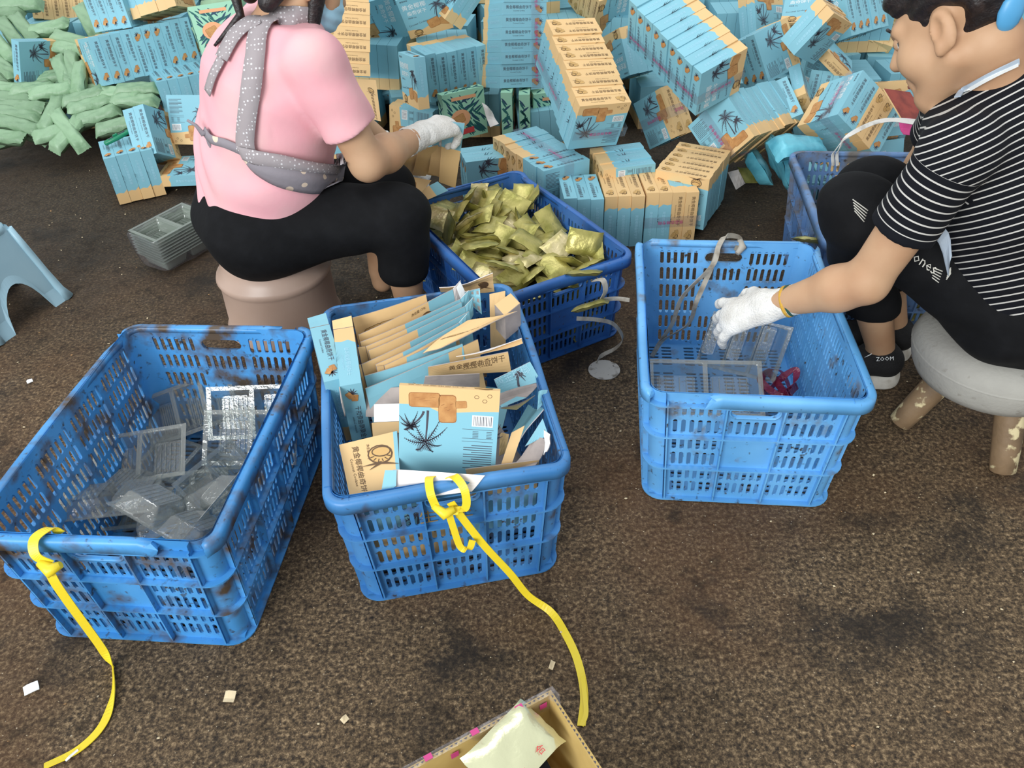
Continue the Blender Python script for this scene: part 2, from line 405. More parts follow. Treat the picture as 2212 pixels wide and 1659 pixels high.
# ------------------------------------------------------------------ printed cookie boxes
_txt = {}
def text2d(s, size):
    """flat triangles of a piece of lettering, centred, width returned"""
    if s not in _txt:
        c = bpy.data.curves.new('lettering', 'FONT'); c.body = s; c.size = 1; c.resolution_u = 1; c.align_x = 'CENTER'; c.align_y = 'CENTER'
        o = bpy.data.objects.new('lettering', c); COL.objects.link(o); bpy.context.view_layer.update()
        me = bpy.data.meshes.new_from_object(o.evaluated_get(bpy.context.evaluated_depsgraph_get()))
        _txt[s] = ([(v.co.x, v.co.y) for v in me.vertices], [tuple(p.vertices) for p in me.polygons])
        bpy.data.objects.remove(o, do_unlink=True); bpy.data.curves.remove(c); bpy.data.meshes.remove(me)
    v, f = _txt[s]; return [(x*size, y*size) for x, y in v], f
NAME = '黄金椰椰曲奇饼干'
BS, BT = .17, .04
class Print:
    """draws flat shapes on one face of a box: origin o, axes a, b, outward n"""
    def __init__(s, mb, o, a, b): s.mb = mb; s.o = Vector(o); s.a = Vector(a); s.b = Vector(b); s.n = s.a.cross(s.b)
    def at(s, x, y, k): return s.o + s.a*x + s.b*y + s.n*(.00025*k)
    def poly(s, pts, m, k=0): s.mb.add([s.at(x, y, k) for x, y in pts], [tuple(range(len(pts)))], m)
    def strip(s, pts, w, m, k=1):
        for i in range(len(pts)-1):
            (x0, y0), (x1, y1) = pts[i], pts[i+1]; d = math.hypot(x1-x0, y1-y0) or 1; nx, ny = -(y1-y0)/d, (x1-x0)/d
            w0 = w[i] if hasattr(w, '__len__') else w; w1 = w[i+1] if hasattr(w, '__len__') else w
            s.poly([(x0-nx*w0, y0-ny*w0), (x1-nx*w1, y1-ny*w1), (x1+nx*w1, y1+ny*w1), (x0+nx*w0, y0+ny*w0)], m, k)
    def text(s, str_, x, y, size, m, ang=0, k=2):
        v, f = text2d(str_, size); c, sn = math.cos(ang), math.sin(ang)
        s.mb.add([s.at(x + c*p - sn*q, y + sn*p + c*q, k) for p, q in v], f, m)
    def split(s, w, h, wave, top, bot):
        """whole face: bot colour under the wave line, top colour over it"""
        s.poly([(-w, -h), (w, -h)] + [(x, y) for x, y in reversed(wave)], bot); s.poly([(w, h), (-w, h)] + list(wave), top)
    def cookie(s, x, y, w, h, ang=0, k=3, m=2, m2=5):
        c, sn = math.cos(ang), math.sin(ang)
        def rr(w, h, r=.35):
            out = []
            for cx, cy, a0 in ((1,1,0),(-1,1,90),(-1,-1,180),(1,-1,270)):
                for t in (0, 45, 90):
                    t = math.radians(a0+t); q = min(w, h)*r; px = cx*(w-q)+q*math.cos(t); py = cy*(h-q)+q*math.sin(t)
                    out.append((x + c*px - sn*py, y + sn*px + c*py))
            return out
        s.poly(rr(w, h), m2, k); s.poly(rr(w*.95, h*.93), m, k+1)
        for i in range(4):
            px = (-.5+.33*i)*w; py = (-.4 + .6*((i*37) % 10)/10)*h
            s.strip([(x+c*(px-w*.18)-sn*py, y+sn*(px-w*.18)+c*py), (x+c*(px+w*.18)-sn*(py+h*.1), y+sn*(px+w*.18)+c*(py+h*.1))], h*.02, m2, k+2)
    def palm(s, x, y, h, lean, r, rn, m=3, k=2):
        n = 7; tr = [(x + lean*(t/n)**1.6, y + h*t/n) for t in range(n+1)]
        s.strip(tr, [.0022 - .0011*t/n for t in range(n+1)], m, k)
        cx, cy = tr[-1]
        for i, a in enumerate((20, 62, 105, 150, 190, -15, -48, 228)):
            a = math.radians(a + rn.uniform(-9, 9)); L_ = r*rn.uniform(.8, 1.1); pts = []
            for t in range(6):
                q = t/5; pts.append((cx + L_*q*math.cos(a), cy + L_*q*math.sin(a) - L_*.5*q*q))
            s.strip(pts, [.0009, .001, .0009, .0008, .0006, .0003], m, k)
            for t in range(1, 6):
                for sg in (-1, 1):
                    for e in (0, .5):
                        q = max(0, (t-e)/5); bx = cx + L_*q*math.cos(a); by = cy + L_*q*math.sin(a) - L_*.5*q*q
                        b = a - .9*q + sg*1.0; l = L_*.26*(1.15-q)
                        s.strip([(bx, by), (bx + l*math.cos(b), by + l*math.sin(b))], [.0008, .0002], m, k)
    def coconut(s, x, y, r, m=8, m2=9, k=3):
        ell = lambda sx, sy, dx, dy: [(x + dx + sx*r*math.cos(t), y + dy + sy*r*math.sin(t)) for t in (2*PI*i/14 for i in range(14))]
        s.poly(ell(1, .8, 0, 0), m2, k); s.poly(ell(.88, .68, 0, .0), m, k+1)
        e = ell(.72, .40, r*.1, r*.22); s.strip(e + e[:1], r*.05, m2, k+2)
        for i in range(6):
            a = math.radians(200 + 28*i); s.strip([(x + r*.5*math.cos(a), y + r*.4*math.sin(a)), (x + r*.85*math.cos(a), y + r*.66*math.sin(a))], r*.04, m2, k+2)
        for a in (-2.7, -2.2, -.5): s.strip([(x, y - r*.7), (x + 1.7*r*math.cos(a), y - r*.5 + .9*r*math.sin(a))], [r*.12, .0002], m2, k+1)
BOXMATS = [M['blue'], M['sand'], M['cookie'], M['ink'], M['white'], M['cookie2'], M['pale'], M['magenta'], M['tan'], M['inkbrown']]
def art_front(p, S=BS/2, rn=random.Random(3)):
    p.split(S, S, [(-S, -.048), (-.06, -.05), (-.03, -.058), (0, -.048), (.03, -.03), (.06, -.022), (S, -.026)], 0, 1)
    p.palm(.040, -.022, .050, .012, .034, rn); p.palm(.064, -.02, .030, .010, .020, rn)
    p.text('黄金椰椰', -.030, .044, .023, 4); p.text('曲奇饼干', -.026, .018, .019, 4)
    p.text('椰香美味', -.060, .072, .0075, 3); p.text('Coconut Cookies', -.036, -.028, .0105, 3, .10)
    p.cookie(.022, -.040, .024, .019, .2); p.cookie(.062, -.044, .019, .015, -.3)
    p.coconut(-.046, -.066, .017); p.text('净含量 120g', -.05, .0, .006, 3)
def art_back(p, S=BS/2, rn=random.Random(5)):
    p.split(S, S, [(-S, -.045), (-.05, -.043), (-.02, -.040), (.012, -.036), (.035, -.047), (.06, -.050), (S, -.050)], 0, 1)
    p.palm(.036, -.040, .062, .003, .038, rn); p.palm(.043, -.038, .030, .022, .020, rn)
    p.cookie(.042, -.060, .027, .014, .03); p.cookie(.003, -.045, .0155, .027, .05); p.cookie(-.020, -.055, .010, .007, .1)
    p.poly([(-.076, -.036), (-.040, -.036), (-.040, -.014), (-.076, -.014)], 4, 2)
    for i, w in enumerate((1, .5, .5, 1, .6, 1.1, .5, .9, .5, 1, .6, .6)):
        x = -.073 + .0027*i; p.strip([(x, -.034), (x, -.016)], .0006*w, 3, 3)
    for y in (-.008, .010, .016): p.strip([(-.078, y), (-.024, y)], .00035, 3, 2)
    for i in range(5): p.strip([(-.075, -.004+.003*i), (-.066, -.004+.003*i)], .0005, 3, 2); p.strip([(-.052, -.004+.003*i), (-.042, -.004+.003*i)], .0005, 3, 2)
    for i in range(11):
        p.strip([(-.077, .024+.0046*i), (-.077 + (.05 if i % 3 else .036), .024+.0046*i)], .0007, 3, 2)
    for x, y in ((-.06, -.064), (-.046, -.071), (-.068, -.074)): 
        q = [(x+.004*math.cos(t), y+.0034*math.sin(t)) for t in (2*PI*i/6 for i in range(7))]; p.strip(q, .0004, 9, 2)
def box_mesh(kind='cookie'):
    mb = MB(); S, T = BS/2, BT/2
    fr = Print(mb, (0,-T,0), (1,0,0), (0,0,1)); bk = Print(mb, (0,T,0), (-1,0,0), (0,0,1))
    tp = Print(mb, (0,0,S), (1,0,0), (0,1,0)); bo = Print(mb, (0,0,-S), (1,0,0), (0,-1,0))
    rt = Print(mb, (S,0,0), (0,1,0), (0,0,1)); lf = Print(mb, (-S,0,0), (0,-1,0), (0,0,1))
    if kind == 'cookie':
        art_front(fr); art_back(bk)
        for p, base, ink in ((tp, 0, 3), (bo, 1, 9)):
            p.poly([(-S,-T),(S,-T),(S,T),(-S,T)], base)
            p.text(NAME, -.022, .004, .0125, ink); p.text('Coconut Cookies', -.022, -.007, .0062, ink)
            c, e = (2, 5) if base == 0 else (8, 9)
            if base == 0:
                for i in range(7):
                    a = math.radians(-40+35*i); p.strip([(.062, -.001), (.062+.013*math.cos(a), -.001+.011*math.sin(a))], [.0018, .0004], 3, 2)
            else: p.coconut(.064, .002, .009)
            p.cookie(.050, .003, .0085, .0062, .2, 3, c, e); p.cookie(.058, -.006, .0085, .0058, -.5, 5, c, e)
        for p in (rt, lf):
            p.split(T, S, [(-T, -.046), (-.008, -.043), (.006, -.047), (T, -.036)] if p is rt else [(-T, -.036), (-.006, -.047), (.008, -.043), (T, -.046)], 0, 1)
            p.text(NAME, .002, .018, .0105, 6, PI/2); p.text('Coconut Cookies', -.009, .018, .006, 6, PI/2)
    else:                                                                   # pale green boxes with dark leaf strokes
        rn = random.Random(9)
        for p, w, h in ((fr,S,S),(bk,S,S),(tp,S,T),(bo,S,T),(rt,T,S),(lf,T,S)):
            p.poly([(-w,-h),(w,-h),(w,h),(-w,h)], 0)
            for i in range(int(75*(w*h)/(S*S))+9):
                x, y = rn.uniform(-w*.85, w*.85), rn.uniform(-h*.75, h*.75); a = (.6 if (x > 0) == (y > 0) else 2.3) + rn.uniform(-.25, .25); l = min(.020, min(w, h)*.8)
                q = [(x-l*math.cos(a)*s_, y-l*math.sin(a)*s_) for s_ in (1, .3, -.3, -1)]
                if max(abs(u) for u, _ in q) < w and max(abs(v) for _, v in q) < h: p.strip(q, [.0012, .0034, .0034, .0012], 1 if i % 3 else 2, 1)
        for p in (fr, bk):
            p.poly([(-.02+.04*math.cos(t), -.01+.032*math.sin(t)) for t in (2*PI*i/16 for i in range(16))], 3, 2)
            p.cookie(-.025, -.012, .022, .016, .3, 3, 4, 5); p.strip([(-.06, -.062), (.03, -.058)], .010, 6, 2)
            p.strip([(-.05, .062), (.05, .06)], .006, 3, 2)
    return mb
BOX = box_mesh().mesh('cookie_box', BOXMATS)
M['lgreen'] = mat('print_light_green', (158, 208, 178), .55); M['teal'] = mat('print_teal', (34, 98, 96), .55); M['navy'] = mat('print_navy_teal', (40, 72, 98), .55)
M['peach'] = mat('print_peach', (232, 168, 122), .55); M['red'] = mat('print_red', (206, 70, 70), .55)
GBOX = box_mesh('green').mesh('leaf_print_box', [M['lgreen'], M['teal'], M['navy'], M['peach'], M['cookie'], M['cookie2'], M['red']])

def from_fit(loc, w): return rv(w, loc)
BUNDLE = {
'B1': [10,[-1.4295,3.3843,0.3111],[-0.7818,-1.6301,-0.5748]],
'B2': [8,[-1.2182,3.3266,0.165],[0.0,0.0,-1.0507]],
'B3': [4,[-1.3193,2.7586,0.090],[0.0,0.0,-1.1243]],
'B3a': [2,[-1.2444,2.8338,0.1769],[0.9306,0.6134,-1.3115]],
'B3b': [1,[-1.1086,2.9019,0.20],[-0.35,0.0,-0.2009]],
'B3c': [1,[-1.137,2.80,0.055],[1.2195,1.193,1.193]],
'B4': [8,[-1.8716,3.8969,0.3871],[2.4728,3.227,1.3763]],
'B5a': [4,[-1.5086,3.4929,0.4584],[1.2092,0.9176,-1.2771]],
'B5b': [5,[-1.343,3.5172,0.4955],[-0.0919,-0.4283,-1.643]],
'G1': [1,[-1.8271,3.3363,0.2957],[0.8071,-1.0822,0.7944]],
'C1': [9,[-0.5443,3.0693,0.471],[-17.2365,-3.393,-0.8387]],
'C2': [7,[-0.4634,3.4337,0.4338],[0.0699,1.3724,0.2735]],
'C2b': [2,[-0.4821,3.3906,0.1522],[0.6359,2.6821,-1.1096]],
'C3': [2,[-0.2671,3.2221,0.4678],[5.934,-3.1153,0.5137]],
'C4': [2,[-0.1437,3.2461,0.4965],[-4.6021,-4.9433,-15.3091]],
'C5': [6,[-0.1874,3.1032,0.2824],[-5.0913,-8.1092,4.8739]],
'C5b': [1,[-0.2992,2.8868,0.3156],[-0.8337,-0.5957,-7.3735]],
'C6': [9,[0.0607,3.0772,0.4016],[-4.6756,-1.3448,-0.9149]],
'C7': [10,[0.2612,2.6112,0.3792],[-0.4825,3.1947,0.6026]],
'C8': [8,[0.121,2.5116,0.125],[-1.9462,-0.4888,-1.9462]],
'C9': [3,[-0.0497,2.5851,0.085],[0.151,-1.5655,0.151]],
'C11': [4,[0.3815,2.4426,0.115],[-2.123,-0.1997,-2.123]],
'D1': [9,[0.583,2.6101,0.4794],[-1.7417,4.0688,-0.1632]],
'D2': [8,[0.8185,2.6304,0.211],[1.4739,-0.91,-3.3361]],
'D3': [5,[1.0975,2.4777,0.2732],[-0.2325,-2.3217,3.4007]],
'D4': [2,[0.5701,2.7751,0.1904],[-2.1205,1.1511,1.0834]],
'D6': [4,[0.5158,3.1802,0.2886],[0.7099,0.9232,-1.021]],
'D7': [5,[0.4248,3.5027,0.4163],[0.0433,1.4695,0.7643]],
'D8': [2,[1.0604,3.4102,0.3271],[2.4757,0.7601,-0.1174]],
'D9': [2,[1.1762,3.2261,0.3859],[-1.0934,0.1217,-0.4624]],
'D11': [5,[1.3332,3.2375,0.3744],[0.5636,0.9441,-0.9541]],
'D12': [6,[1.6379,3.4956,0.1739],[-2.1438,-1.4201,-0.4099]],
'D13a': [1,[1.2237,3.0344,0.2898],[1.1802,2.1025,2.3506]],
'D13b': [1,[1.2165,3.0711,0.1813],[-0.5658,-1.0754,-2.8025]],
'D14': [2,[1.1165,3.3143,0.1918],[1.8208,-0.4902,-0.6262]],
'D15': [2,[1.0913,2.8778,0.4262],[8.8961,2.9303,-2.6776]],
'D16': [3,[0.9574,2.9674,0.3261],[-3.0762,-0.2003,2.2729]],
'F1': [1, [1.0095, 2.7526, 0.1952], [0.6796, 0.0584, -1.4491]],
'F2': [1, [1.0705, 2.8144, 0.2213], [-0.838, -1.2986, -1.851]],
'H1': [2, [-0.3256, 3.0, 0.0989], [0.2089, 1.6671, -0.2451]],
'D17': [3,[1.2,2.98,0.14],[-1.7365,-1.244,3.5846]],
}
BM = {k: (n, rv(w, t)) for k, (n, t, w) in BUNDLE.items()}
BM['D5'] = (6, Matrix.Translation((.6005, 2.3997, .110)) @ Matrix.Rotation(-3.65, 4, 'Z') @ Matrix.Rotation(PI, 4, 'X'))
# the row standing on the floor behind the gold packet crate: three blue, three sand, four turned boxes
def upright(x, y, yaw, z=.085): return Matrix.Translation((x, y, z)) @ Matrix.Rotation(yaw, 4, 'Z')
BM['R1'] = (3, upright(.235, 2.30, PI/2 + .04)); BM['R2'] = (3, upright(.36, 2.305, PI/2 + .02)); BM['R3'] = (4, upright(.505, 2.315, PI/2 + .02))
DESC = {'F1': 'nearest of two fanned out beside the taped bundle', 'F2': 'farther of two fanned out beside the taped bundle', 'H1': 'pair under the gloved hand\'s left',
'B1': 'long row by the pink woman', 'B2': 'taped row behind the pink back', 'B3': 'upright four under the knife',
'B3a': 'sand pair behind the green knife', 'B3b': 'barcode side box behind the pink woman\'s waist', 'B3c': 'box lying flat by the pink woman\'s hip',
'B4': 'row at the upper left', 'B5a': 'sand coconut row at the top left', 'B5b': 'blue row tipped at the top left', 'G1': 'single box lying on the green bars',
'C1': 'sand column behind pink sleeve', 'C2': 'stack right of the mask', 'C2b': 'pair with palm picture under the mask', 'C3': 'front-facing pair at top centre',
'C4': 'tilted coconut pair at top centre', 'C5': 'row above the glove', 'C5b': 'turned box left of the blue row above the glove', 'C6': 'tall blue centre column',
'C7': 'long slanting sand bundle', 'C8': 'low bundle by the gold crate', 'C9': 'trio behind the gold packets', 'C11': 'low bundle below the sand bundle',
'D1': 'big slanting blue bundle', 'D2': 'taped barcode and palm bundle', 'D3': 'mixed bundle near striped woman', 'D4': 'pair between the slanting bundles',
'D5': 'sand stack behind the pale crate', 'D6': 'row tucked between slanting bundles', 'D7': 'bundle behind the sand bundle', 'D8': 'sand front pair near top',
'D9': 'barcode pair at the top right', 'D11': 'row left of the dark hair', 'D12': 'row behind the face', 'D13a': 'loose blue box leaning near the top right',
'D13b': 'loose blue box lying flat near the top right', 'D14': 'open sand pair behind the fanned boxes', 'D15': 'sand edged pair behind the loose boxes', 'D16': 'trio behind the taped bundle',
'D17': 'flat boxes behind the fan', 'R1': 'blue trio behind gold crate', 'R2': 'sand trio behind gold crate', 'R3': 'turned row behind pale crate'}
FLIP = {'C1': 't'*9, 'C2b': 'ff', 'B1': 'ttttxxxttt', 'G1': 'f', 'C7': 'fnnnnnnnnn', 'C8': 'nnnnnrrr', 'B3b': 'f', 'H1': 'fn', 'D3': 'nnttn', 'R2': 'ttt', 'R3': 'rrtt', 'D12': 'nnnttt', 'C5': 'nnnnnn', 'C2': 'nnnnnnt', 'D1': 'nnnnnnnnn', 'D6': 'rrnn', 'C6': 'nnnnnnnnn', 'D14': 'rr'}
STEP = {'B1': .0015, 'C6': .003, 'C7': -.003, 'D1': .003, 'D2': .0015, 'C5': .002, 'B2': .001, 'R1': .002, 'R2': .003}
def place_boxes(key, n, Mx, mesh=BOX, cat='box', word='cookie box'):
    cs = [proj((Mx @ Vector((0, (i-(n-1)/2)*BT, 0)))) for i in range(n)]
    dx, dy = cs[-1][0]-cs[0][0], cs[-1][1]-cs[0][1]
    if abs(dx) >= abs(dy): side = 'left'; rev = dx < 0
    else: side = 'top'; rev = dy < 0
    rn = random.Random(key); outs = []
    for i in range(n):
        fl = FLIP.get(key, 'n'*n)[i]
        J = Matrix.Translation((rn.uniform(-.0025, .0025) + STEP.get(key, 0)*(i-(n-1)/2), (i-(n-1)/2)*BT, rn.uniform(-.0025, .0025) + STEP.get(key, 0)*.6*(i % 3 - 1))) @ Matrix.Rotation(rn.uniform(-.014, .014), 4, 'Y')
        if fl == 't': J = J @ Matrix.Rotation(PI, 4, 'Y')
        if fl == 'f': J = J @ Matrix.Rotation(PI, 4, 'Z')
        if fl == 'x': J = J @ Matrix.Rotation(PI, 4, 'Y') @ Matrix.Rotation(PI, 4, 'Z')
        if fl == 'r': J = J @ Matrix.Rotation(PI/2, 4, 'Y')
        o = link('cookie_box', mesh); o.matrix_world = Mx @ J; o.scale = (.9985, .985, .9985) if n > 1 else (1, 1, 1)
        k = (n-1-i) if rev else i
        lab = f'{word}, {DESC[key]}' if n == 1 else f'{ORD[k]} {word} from the {side} in the {DESC[key]}'
        tag(o, lab, cat, 'cookie boxes in the heap'); outs.append(o)
    return outs
for k, (n, Mx) in BM.items(): place_boxes(k, n, Mx)
# pale green leaf-print boxes lower in the heap
for i, (px, py, y, rz, rx, lab) in enumerate((
    (1000, 245, 2.95, .5, -.1, 'pale green leaf-print box right of the gloved hand'),
    (1100, 232, 2.98, 1.45, 0, 'pale green leaf-print box under the tall blue column'),
    (1135, 236, 2.99, 1.50, 0, 'leaf-print box with side showing beside another under blue column'),
    (1195, 240, 3.0, .25, .1, 'dark leaf-print box left of the slanting sand bundle'),
    (470, 62, 3.28, .45, -.5, 'pale green leaf-print box left of the pink woman\'s shoulder'))):
    o = link('leaf_print_box', GBOX); o.matrix_world = Matrix.Translation(PY(px, py, y)) @ Matrix.Rotation(rz, 4, 'Z') @ Matrix.Rotation(rx, 4, 'X')
    tag(o, lab, 'box', 'green leaf-print boxes')
# boxes buried below the visible ones
def buried():
    """boxes under the visible ones, stacked in layers that step back with the slope of the heap"""
    mb = MB(); rn = random.Random(21)
    for lv in range(4):
        y = 2.98 + .31*lv
        while y < 4.9:
            x = -2.3 + .12*(lv % 2)
            while x < 2.4:
                yy = y + rn.uniform(-.03, .03); ok = yy > 2.98 + .31*lv + (.42 if x < -.85 else 0) + (.12 if .35 < x else 0)
                if ok:
                    Mx = Matrix.Translation((x + rn.uniform(-.02, .02), yy, .088 + .172*lv)) @ Matrix.Rotation(rn.choice((0, PI/2)) + rn.uniform(-.25, .25), 4, 'Z') @ Matrix.Rotation(rn.uniform(-.06, .06), 4, 'X')
                    for j in range(5):
                        o = (j-2.5)*BT; mb.box((-.085, o, -.085), (.085, o+.039, -.04), 1, Mx); mb.box((-.085, o, -.04), (.085, o+.039, .085), 0, Mx)
                x += .245
            y += .235
    o = mb.build('buried_boxes', [M['blue'], M['sand']]); tag(o, 'blue and sand boxes buried deep in the heap', 'boxes', kind='stuff')
buried()
# ------------------------------------------------------------------ cards, flattened cartons
def card(name, label, corners, front, back=None, split=None, cat='carton', group=None, parent=None, th=.0016, curl=.0, art=None, n=6):
    """corners TL, TR, BR, BL in world space; split=(axis 's'|'t', fraction, second material index)"""
    TL, TR, BR, BL = [Vector(c) for c in corners]; nn = (TR-TL).cross(BL-TL).normalized()
    if nn.dot(Vector((0, 0, CAMH)) - TL) < 0: nn = -nn
    mats = [front, back or M['kraft']] + ([split[2]] if split else [])
    mb = MB(); g = []
    ss = sorted(set([i/n for i in range(n+1)] + ([split[1]] if split and split[0] == 's' else [])))
    ts = sorted(set([i/n for i in range(n+1)] + ([split[1]] if split and split[0] == 't' else [])))
    def pt(s, t, k):
        p = TL.lerp(TR, s).lerp(BL.lerp(BR, s), t)
        w = curl*(math.sin(PI*s)*.8 + .5*math.sin(2*PI*t+1)) + .004*curl/.01*math.sin(5*s+3*t) if curl else 0
        return p + nn*(w + k)
    a, b = len(ss), len(ts)
    for k in (th/2, -th/2):
        for t in ts:
            for s in ss:
                ds = 0
                g.append(pt(s, t, k))
    fs = []; ms = []
    for j in range(b-1):
        for i in range(a-1):
            sec = split and ((split[0] == 's' and (ss[i]+ss[i+1])/2 > split[1]) or (split[0] == 't' and (ts[j]+ts[j+1])/2 > split[1]))
            q = (j*a+i, j*a+i+1, (j+1)*a+i+1, (j+1)*a+i); fs.append(tuple(reversed(q))); ms.append(2 if sec else 0)
            fs.append(tuple(a*b+x for x in q)); ms.append(1)
    for j in range(b-1):
        for i in (0, a-1): fs.append((j*a+i, (j+1)*a+i, a*b+(j+1)*a+i, a*b+j*a+i)); ms.append(1)
    for i in range(a-1):
        for j in (0, b-1): fs.append((j*a+i, j*a+i+1, a*b+j*a+i+1, a*b+j*a+i)); ms.append(1)
    o = len(mb.v); mb.v += [tuple(p) for p in g]; mb.f += fs; mb.m += ms; mb.sm += [False]*len(fs)
    ob = mb.build(name, mats, parent)
    if art:
        c = pt(.5, .5, th/2); ax = (TR-TL).normalized(); ay = (TL-BL); ay = (ay - ax*ay.dot(ax)).normalized()
        if ax.cross(ay).dot(nn) < 0: ax = -ax
        am = MB(); p = Print(am, c, ax, ay); p.off = 0; art(p, (TR-TL).length/2, (TL-BL).length/2)
        nv = []
        for v in am.v:                                                      # press the print on to the curled card
            d = Vector(v)-c; s = .5 + d.dot(TR-TL)/(TR-TL).length_squared; t = .5 - d.dot(TL-BL)/(TL-BL).length_squared
            nv.append(tuple(pt(min(1, max(0, s)), min(1, max(0, t)), th/2 + .0004 + .6*max(0, d.dot(nn)))))
        am.v = nv; am.build('printed_picture', BOXMATS, ob)
    if parent is None: tag(ob, label, cat, group)
    return ob
def Q1(x, y, z): return P(660 + x/4.254, 580 + y/4.254, z)
def Q2(x, y, z): return P(1040 + x/5.53, 760 + y/5.53, z)
GC = 'flattened cartons in the blue crate'
sand, blue = M['sand'], M['blue']
def cook(p, w, h):
    p.cookie(-w*.55, h*.4, .018, .013, .1, 1, 8, 9); p.cookie(-w*.15, h*.4, .018, .013, -.1, 1, 8, 9)
    p.text('食品合格', w*.25, h*.35, .012, 7, .05)
def coco(p, w, h): p.coconut(w*.35, h*.45, .016); p.text('净含量 120g', w*.2, h*.82, .007, 9)
def name_right(p, w, h): p.text(NAME, w*.2, h*.25, .014, 9); p.text('Coconut Cookies', w*.2, h*-.12, .008, 9)
def name_mid(p, w, h): p.text(NAME, 0, h*.5, .012, 4)
stack = [  # left x,y  right x,y  z_top, split, art, label words
 ((430, 450), (1105, 240), .330, None, cook, 'sand flattened carton with magenta tape, farthest of the leaning stack'),
 ((480, 610), (1350, 190), .332, .72, coco, 'flattened carton with coconut drawing, second farthest of the leaning stack'),
 ((500, 675), (1420, 280), .330, .42, None, 'third flattened carton from the back of the leaning stack'),
 ((550, 715), (1430, 312), .328, .40, None, 'fourth flattened carton from the back of the leaning stack'),
 ((575, 752), (1460, 348), .326, .48, None, 'fifth flattened carton from the back of the leaning stack'),
 ((510, 880), (1500, 395), .322, .42, name_mid, 'sixth flattened carton from the back, with white lettering, leaning stack'),
 ((640, 880), (1405, 500), .318, .30, None, 'seventh flattened carton from the back of the leaning stack'),
 ((720, 890), (1390, 545), .314, None, None, 'thin sand carton edge, eighth from the back of the leaning stack'),
 ((830, 850), (1365, 600), .312, .05, None, 'dark blue carton edge, ninth from the back of the leaning stack'),
 ((540, 985), (1440, 690), .308, .0, None, 'blue carton edge, tenth from the back of the leaning stack'),
 ((545, 1100), (1580, 650), .304, .72, None, 'front carton of the leaning stack, blue with a sand end')]
for i, (l, r, z, sp, art, lab) in enumerate(stack):
    A, B = Q1(*l, z), Q1(*r, z + .012); dn = Vector((.012, -.030, -.125))
    f, s2 = (sand, blue) if sp is not None else (sand, sand)
    if i in (9, 10): f, s2 = (blue, sand) if i == 10 else (blue, blue)
    o = card('flattened_carton', lab, (A, B, B+dn, A+dn), f, M['kraft'], ('s', sp, s2) if sp else None, group=GC, th=.0028, curl=.004, art=art)
    if i in (1, 2, 4, 6):                                                   # an end flap standing out at the right end
        d = (B-A).normalized(); u = Vector((0, 0, 1))
        card('flap', '', (B + d*.001, B + d*.022 + u*.012, B + d*.020 + u*-.03, B + dn*.35), blue if i != 1 else M['kraftwhite'], M['kraftwhite'], parent=o, n=2)
    if i in (3, 5, 7):
        d = (A-B).normalized(); card('flap', '', (A + d*.001, A + d*.016 + Vector((0,0,.006)), A + d*.016 + dn*.5, A + dn*.6), sand, M['kraft'], parent=o, n=2)
card('flattened_carton', 'sand carton panel with lettering sticking out over the leaning stack', (Q1(1080, 790, .315), Q1(1490, 480, .335), Q1(1950, 405, .355), Q1(1330, 700, .33)), sand, M['kraft'], group=GC, art=lambda p, w, h: (p.text(NAME, w*.25, 0, .010, 9), p.coconut(-w*.15, 0, .008)), curl=.004)
card('flattened_carton', 'sand carton flap standing at the far edge by the gold crate', (Q1(1225, 165, .34), Q1(1720, 40, .35), Q1(1730, 190, .30), Q1(1240, 210, .30)), sand, M['kraftwhite'], group=GC, curl=.006, art=lambda p, w, h: p.coconut(w*.62, -h*.1, .012))
card('flattened_carton', 'white carton flap poking up at the far edge', (Q1(1385, 175, .35), Q1(1420, 115, .365), Q1(1475, 230, .33), Q1(1425, 280, .32)), M['white'], M['kraft'], group=GC, n=2)
card('flattened_carton', 'blue carton end box at the right of the leaning stack', (Q1(1460, 215, .345), Q1(1600, 180, .35), Q1(1620, 420, .30), Q1(1480, 300, .31)), blue, M['kraft'], group=GC, n=3)
card('flattened_carton', 'upright sand carton panel at the far right corner', (Q1(1690, 235, .33), Q1(1835, 205, .335), Q1(1840, 700, .22), Q1(1700, 730, .22)), sand, M['kraft'], group=GC, n=3)
def openbox(label, a, b, c, d, hgt, m, m2=None):
    """open carton end: four walls standing down from the quad a b c d"""
    e = empty('carton_end', (Vector(a)+Vector(b)+Vector(c)+Vector(d))/4, label, 'carton', GC)
    pts = [Vector(p) - e.location for p in (a, b, c, d)]; dn = Vector((0, 0, -hgt))
    for i in range(4):
        p, q = pts[i], pts[(i+1) % 4]; card('panel', '', (p, q, q+dn, p+dn), m, m2 or M['kraft'], parent=e, n=2)
    card('lid', '', pts, m, M['kraft'], parent=e, n=2)
openbox('pale sand carton end standing by the right rim', Q1(1740, 335, .345), Q1(1885, 230, .355), Q1(1970, 320, .355), Q1(1830, 435, .345), .06, sand)
card('flattened_carton', 'sand box side with dark lettering above the closed box', (Q1(1125, 905, .318), Q1(1860, 765, .325), Q1(1890, 945, .285), Q1(1130, 985, .285)), sand, M['kraft'], group=GC, art=name_right)
card('flattened_carton', 'sand carton strip with a pale torn tip by the right rim', (Q1(1380, 800, .318), Q1(1985, 640, .33), Q1(1990, 670, .322), Q1(1560, 790, .31)), sand, M['kraftwhite'], group=GC, curl=.006)
card('flattened_carton', 'dark grey carton inside behind the closed box', (Q1(1100, 990, .322), Q1(1600, 965, .325), Q1(1600, 1085, .29), Q1(1080, 1085, .29)), M['kraft'], M['kraft'], group=GC, n=3)
card('flattened_carton', 'grey carton inside between the left boxes and closed box', (Q1(560, 1110, .29), Q1(860, 1090, .29), P(868, 905, .25), P(790, 900, .25)), M['kraft'], M['kraft'], group=GC, n=3)
